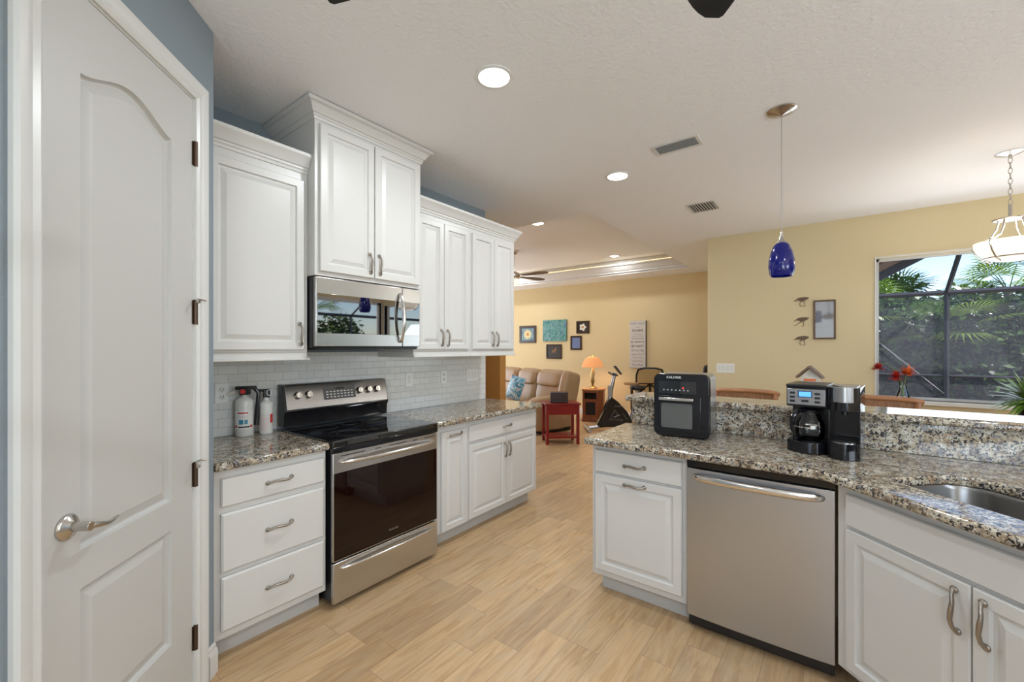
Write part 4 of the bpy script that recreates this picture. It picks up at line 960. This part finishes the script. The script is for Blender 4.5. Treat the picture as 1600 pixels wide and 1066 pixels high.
soft('seat', -.21, .21, -.25, .22, .42, .50, 'black', o2, .1); soft('backrest', -.19, .19, .18, .28, .48, 1.16, 'black', o2, .05)
MB().cyl((0, 0, .1), (0, 0, .43), .03, 10).build('post', 'black', o2)
for k in range(5):
    a = 2*pi*k/5+.3; MB().tube([(0, 0, .10), (.22*cos(a), .22*sin(a), .03)], [.03, .022], 8).build('leg', 'black', o2)

# ------------------------------------------------------------------ dining side
def stool(x, label, rz):
    t = thing('bar_stool', label, 'bar stool', (x, 3.52, 0), rz)
    w_ = .19
    for sx in (-1, 1):
        MB().tube([(sx*w_, .10, 0), (sx*(w_-.01), .10, .74), (sx*(w_+.015), .15, 1.09)], .017, 10).build('back_post', 'bamboo', t)
        MB().cyl((sx*w_, -.24, 0), (sx*(w_-.01), -.22, .74), .017, 10).build('front_leg', 'bamboo', t)
        for sy in (.2, .45): MB().cyl((sx*w_, -.23, sy), (sx*w_, .10, sy), .011, 8).build('side_stretcher', 'bamboo', t)
    for y in (-.23, .10): MB().cyl((-w_, y, .25), (w_, y, .25), .012, 8).build('stretcher', 'bamboo', t)
    MB().tube([(-w_-.045, .145, 1.085), (-w_, .155, 1.098), (0, .165, 1.102), (w_, .155, 1.098), (w_+.045, .145, 1.085)], .019, 12).build('top_rail', 'bamboo', t, sub=1)
    MB().box(-w_, w_, .148, .158, .86, 1.085).build('woven_back', 'weave', t)
    MB().tube([(-w_, .14, .85), (w_, .14, .85)], .014, 8).build('lower_rail', 'bamboo', t)
    soft('seat', -.20, .20, -.25, .12, .735, .79, 'weave', t, .06)
stool(-.565, 'rattan bar stool whose top rail shows right of the air fryer oven', R(0)); stool(.20, 'rattan bar stool whose top rail shows right of the coffee maker', R(0))
dt = thing('dining_table', 'round glass-topped dining table below the window', 'table', (1.45, 4.85, 0))
MB().lathe([(.60, .735), (.60, .747)], n=48).build('glass_top', 'vase', dt); MB().lathe([(.25, 0), (.22, .04), (.1, .35), (.22, .70), (.25, .734)], n=24).build('pedestal', 'weave', dt, sharp=60)
dc = thing('dining_chair', 'rattan dining chair with arched back below the window', 'chair', (.40, 4.95, 0), R(75))
for sx in (-1, 1):
    MB().cyl((sx*.2, -.2, 0), (sx*.2, -.2, .44), .017, 8).build('front_leg', 'bamboo', dc); MB().cyl((sx*.2, .2, 0), (sx*.2, .2, .44), .017, 8).build('rear_leg', 'bamboo', dc)
MB().tube([(-.2, .2, .44), (-.21, .24, .75), (-.15, .26, .93), (0, .27, .985), (.15, .26, .93), (.21, .24, .75), (.2, .2, .44)], .018, 10).build('back_hoop', 'bamboo', dc, sub=1)
MB().box(-.17, .17, .235, .245, .5, .88).build('woven_back', 'weave', dc); soft('seat', -.22, .22, -.22, .22, .43, .49, 'weave', dc, .08)
# flower vase on the sill
vs_ = thing('flower_vase', 'clear waisted glass vase on the window sill holding red flowers', 'vase', (.525, 5.815, .906))
MB().lathe([(.052, 0), (.056, .01), (.050, .05), (.030, .12), (.026, .15), (.036, .19), (.034, .19), (.023, .15), (.028, .12), (.046, .05), (.05, .012)], n=28, cap=(True, True)).build('vase_body', 'vase', vs_, sharp=70)
random.seed(11)
def spiky(m_, c_, r_, n_, wd=.012, up=.3):
    for k in range(n_):
        a = random.random()*6.28; e = math.asin(random.uniform(-.3+up, 1)); L = r_*random.uniform(.7, 1.1)
        d = Vector((cos(a)*cos(e), sin(a)*cos(e), sin(e))); q = d.cross(Vector((0, 0, 1))).normalized()*wd
        c = Vector(c_); tip = c+d*L+Vector((0, 0, -.15*L*(1-d.z)))
        mid = c+d*L*.55+Vector((0, 0, .03*L))
        b = [m_.bm.verts.new(p) for p in (c-q*.4, c+q*.4, mid+q, mid-q, tip)]
        m_._f([b[0], b[1], b[2], b[3]]); m_._f([b[3], b[2], b[4]])
for i_, (fx, fy, fz, r_, mt) in enumerate((( .035, 0, .275, .115, 'petalo'), (-.055, -.01, .245, .085, 'petal'), (-.19, -.02, .34, .065, 'petal'))):
    fl = thing('cut_flower', ['bright orange-red spiky flower, tallest in the vase', 'dark red flower at the middle of the vase', 'drooping red flower leaning out left of the vase'][i_], 'flower', (.525, 5.815, .92), 0, 'flowers in the sill vase')
    m_ = MB(); spiky(m_, (fx, fy, fz-.04), r_, 90, .009, .35 if i_ == 0 else 0); m_.build('flower_head', mt, fl)
    m_ = MB().tube([(0, 0, .01), (fx*.2, 0, .12), (fx*.6, fy, .22), (fx, fy, fz-.03)] if i_ < 2 else [(0.005, 0, .01), (-.01, 0, .15), (-.05, 0, .27), (-.12, -.01, .35), (fx, fy, fz)], .003, 6)
    m_.build('stem', 'gback', fl)
# bromeliad in glass vase on dining table
bp_ = thing('spiky_plant', 'green and purple spiky-leaved plant in a glass pot on the dining table', 'plant', (1.19, 4.98, .748))
MB().lathe([(.06, 0), (.07, .02), (.085, .16), (.08, .25), (.075, .25), (.075, .03)], n=24).build('glass_pot', 'vase', bp_, sharp=70)
m_ = MB(); spiky(m_, (0, 0, .26), .27, 260, .014, .05); m_.build('green_leaves', 'gback', bp_)
m_ = MB(); spiky(m_, (0, 0, .29), .20, 60, .008, .5); m_.build('purple_leaves', 'purple', bp_)

# ------------------------------------------------------------------ outside
struct(MB().box(-30, 40, -30, 50, -.30, -.15).build('ground_lawn', 'grass'))
struct(MB().box(-1.2, 3.5, 5.98, 13.2, -.149, -.02).build('floor_lanai', 'deck')); struct(MB().box(3.5, 9.8, -3, 13.2, -.149, -.02).build('floor_lanai_side', 'deck'))
cg = thing('screen_enclosure', 'dark aluminium pool screen cage outside the dining window', 'screen enclosure', (0, 13, 0))
EZ = 2.62
def beam(a, b, w_=.05, mt='alum', name='beam'): 
    a, b = Vector(a), Vector(b); m_ = MB(); m_.tube([a, b], w_*.7, 4); return m_.build(name, mt, cg)
for x in (-1.0, 1.87, 4.75, 7.6, 9.7): beam((x, 0, -.02), (x, 0, EZ), .065, name='post')
beam((-1, 0, EZ), (9.7, 0, EZ), .075, name='eave_beam'); beam((-1, 0, .83), (9.7, 0, .83), .035, name='chair_rail')
for x in (-1.0, 1.87, 4.75, 7.6): beam((x, 0, EZ), (x, -2.6, EZ+1.35), .06, name='rafter'); beam((x, -2.6, EZ+1.35), (x, -6.4, EZ+1.35), .06, name='roof_beam')
beam((-1, -2.6, EZ+1.35), (9.7, -2.6, EZ+1.35), .06, name='purlin')
MB().tube([(.0, 0, 2.35), (1.87, 0, .40)], .006, 6).build('brace_cable', 'grey', cg)
MB().box(-1, 9.7, .028, .030, 0, EZ).build('screen_panel', 'screen', cg)
cs = thing('screen_enclosure', 'dark aluminium pool screen side wall seen through the sliding doors', 'screen enclosure', (9.7, 0, 0)); cg = cs
for y in (-3, 0, 3, 6, 9, 12.9): beam((0, y, -.02), (0, y, EZ), .065, name='post'); beam((0, y, EZ), (-1.8, y, EZ+1.0), .06, name='rafter')
beam((0, -3, EZ), (0, 12.9, EZ), .075, name='eave_beam'); beam((0, -3, .83), (0, 12.9, .83), .035, name='chair_rail')
# roof rake of the neighbouring wing, top left of the window
ev = MB()
d_ = Vector((.471, 0, .269)).normalized(); a0 = Vector((.423, 7.6, 2.328))-d_*1.2
T = Matrix.Translation(a0) @ Matrix.Rotation(-math.atan2(.269, .471), 4, 'Y')
ev.m('fascia').box(0, 3.2, 0, .04, -.01, .10, T).m('soffit').box(0, 3.2, -.9, 0, .09, .12, T)
struct(ev.build('roof_eave'))
# foliage
def leafball(name, label, cat, c_, rx, ry, rz_, n_, mts, size=.13, group='shrubs beyond the screen', seed=0, stem=True):
    random.seed(seed); t = thing(name, label, cat, (c_[0], c_[1], -.15), 0, group)
    m_ = MB()
    for k in range(n_):
        m_.m(random.choice(mts))
        while True:
            p = Vector((random.uniform(-1, 1), random.uniform(-1, 1), random.uniform(-1, 1)))
            if .35 < p.length < 1: break
        p = Vector((p.x*rx, p.y*ry, p.z*rz_+c_[2]+.15))
        if p.z < .03: continue
        d = Vector((random.gauss(0, 1), random.gauss(0, 1), random.gauss(0, .7))).normalized(); q = d.orthogonal().normalized()*size*.28; L = size*random.uniform(.7, 1.4)
        b = [m_.bm.verts.new(v) for v in (p, p+d*L*.5+q, p+d*L+Vector((0, 0, -.02)), p+d*L*.5-q)]; m_._f(b)
    m_.build('foliage', parent=t)
    if stem:
        m_ = MB()
        for k in range(5): m_.tube([(random.uniform(-.2, .2)*rx, random.uniform(-.2, .2)*ry, 0), (random.uniform(-.6, .6)*rx, random.uniform(-.5, .5)*ry, c_[2]+rz_*.4)], [.035, .015], 6)
        m_.build('stems', 'trunk', t)
    return t
hz = [(-.2, 15.0, 1.3, 1.3, 1.5), (1.3, 15.3, 1.2, 1.3, 1.7), (2.7, 14.9, 1.3, 1.2, 1.55), (4.2, 15.2, 1.4, 1.4, 1.7), (5.9, 15.1, 1.3, 1.4, 1.6), (7.4, 15.3, 1.4, 1.3, 1.6)]
for i, (x, y, z, r_, h_) in enumerate(hz):
    leafball('hedge_shrub', ['dense dark shrub beyond the screen at the window’s left edge', 'dense dark shrub beyond the screen, left of the cage post', 'dense dark shrub beyond the screen, just right of the cage post', 'dense dark shrub beyond the screen at the window’s right edge', 'dark shrub beyond the screen past the window’s right edge', 'dark shrub beyond the screen at the far right corner'][i], 'shrub', (x, y, z), r_, .8, h_, 3200, ['leafd', 'leafd', 'leafm', 'leafm'], .20, seed=20+i)
for i in range(9):
    leafball('hedge_shrub', 'tall dark background shrub behind the palms, '+['leftmost', 'second from left', 'third from left', 'fourth from left', 'fifth from left', 'sixth from left', 'seventh from left', 'eighth from left', 'rightmost'][i]+' of its row', 'shrub', (-2.2+i*1.75, 18.2, 1.4), 1.35, 1.0, 1.9+.25*(i % 3), 2200, ['leafd', 'leafd', 'leafm'], .30, 'tall shrubs behind the palms', 120+i)
def palm(x, y, h_, label, seed, fronds=16, FR=1.5):
    random.seed(seed); t = thing('fan_palm', label, 'palm tree', (x, y, -.15), 0, 'palms beyond the screen')
    MB().tube([(0, 0, 0), (.05, 0, h_*.5), (0, .03, h_)], [.11, .09, .08], 10).build('trunk', 'trunk', t)
    for k in range(fronds):
        a = 2*pi*k/fronds+random.uniform(-.2, .2); e = random.uniform(-.35, 1.1); L = FR*random.uniform(.45, .6)
        d = Vector((cos(a)*cos(e), sin(a)*cos(e), sin(e))); base = Vector((0, 0, h_)); hub = base+d*L
        side = d.cross(Vector((0, 0, 1))).normalized(); nn = side.cross(d).normalized()
        m_ = MB().m('leafm'); m_.tube([base, base+d*L*.5+Vector((0, 0, .05)), hub], [.014, .01, .008], 5)
        m_.m(random.choice(['leafm', 'leafl', 'leafm', 'leafd']))
        for j in range(22):
            b = -1.9+3.8*j/21; dd_ = (d*cos(b)+side*sin(b)); ln = FR*.55*(.75+.25*cos(b)); q = dd_.cross(nn).normalized()*.02
            mid = hub+dd_*ln*.55; tip = hub+dd_*ln+Vector((0, 0, -.22*ln))
            v = [m_.bm.verts.new(p) for p in (hub, mid+q, tip, mid-q)]; m_._f(v)
        m_.build('frond', parent=t)
for i, (x, y, h_) in enumerate(((.0, 14.9, 2.35), (1.2, 16.4, 2.5), (2.3, 14.9, 2.0), (3.5, 16.5, 3.0), (4.3, 14.9, 2.6), (5.9, 16.4, 3.2), (7.4, 14.9, 2.9))):
    palm(x, y, h_, ['fan palm beyond the screen at the far left of the window', 'taller fan palm behind the left part of the hedge', 'low fan palm just right of the cage post', 'tall fan palm right of the post, above the eave beam', 'fan palm at the right edge of the window', 'tall fan palm beyond the right end of the window', 'fan palm at the far corner of the lanai'][i], 50+i)
for i, (x, y, z) in enumerate(((11.5, 2.5, 1.3), (11.6, 4.9, 1.3), (11.5, 7.2, 1.4), (11.6, 9.6, 1.3))):
    leafball('hedge_shrub', ['nearest', 'second', 'third', 'farthest'][i]+' green shrub outside the sliding doors, reflected in the microwave', 'shrub', (x, y, z), .8, 1.4, 1.5, 2400, ['leafd', 'leafm', 'leafl'], .24, 'shrubs outside the sliding doors', 80+i)
for i, (x, y, h_) in enumerate(((12.5, 3.5, 3.2), (12.6, 6.4, 3.6), (12.4, 8.9, 3.0))):
    palm(x, y, h_, ['nearest', 'middle', 'farthest'][i]+' palm outside the sliding doors, reflected in the microwave', 90+i, 14, 1.8)
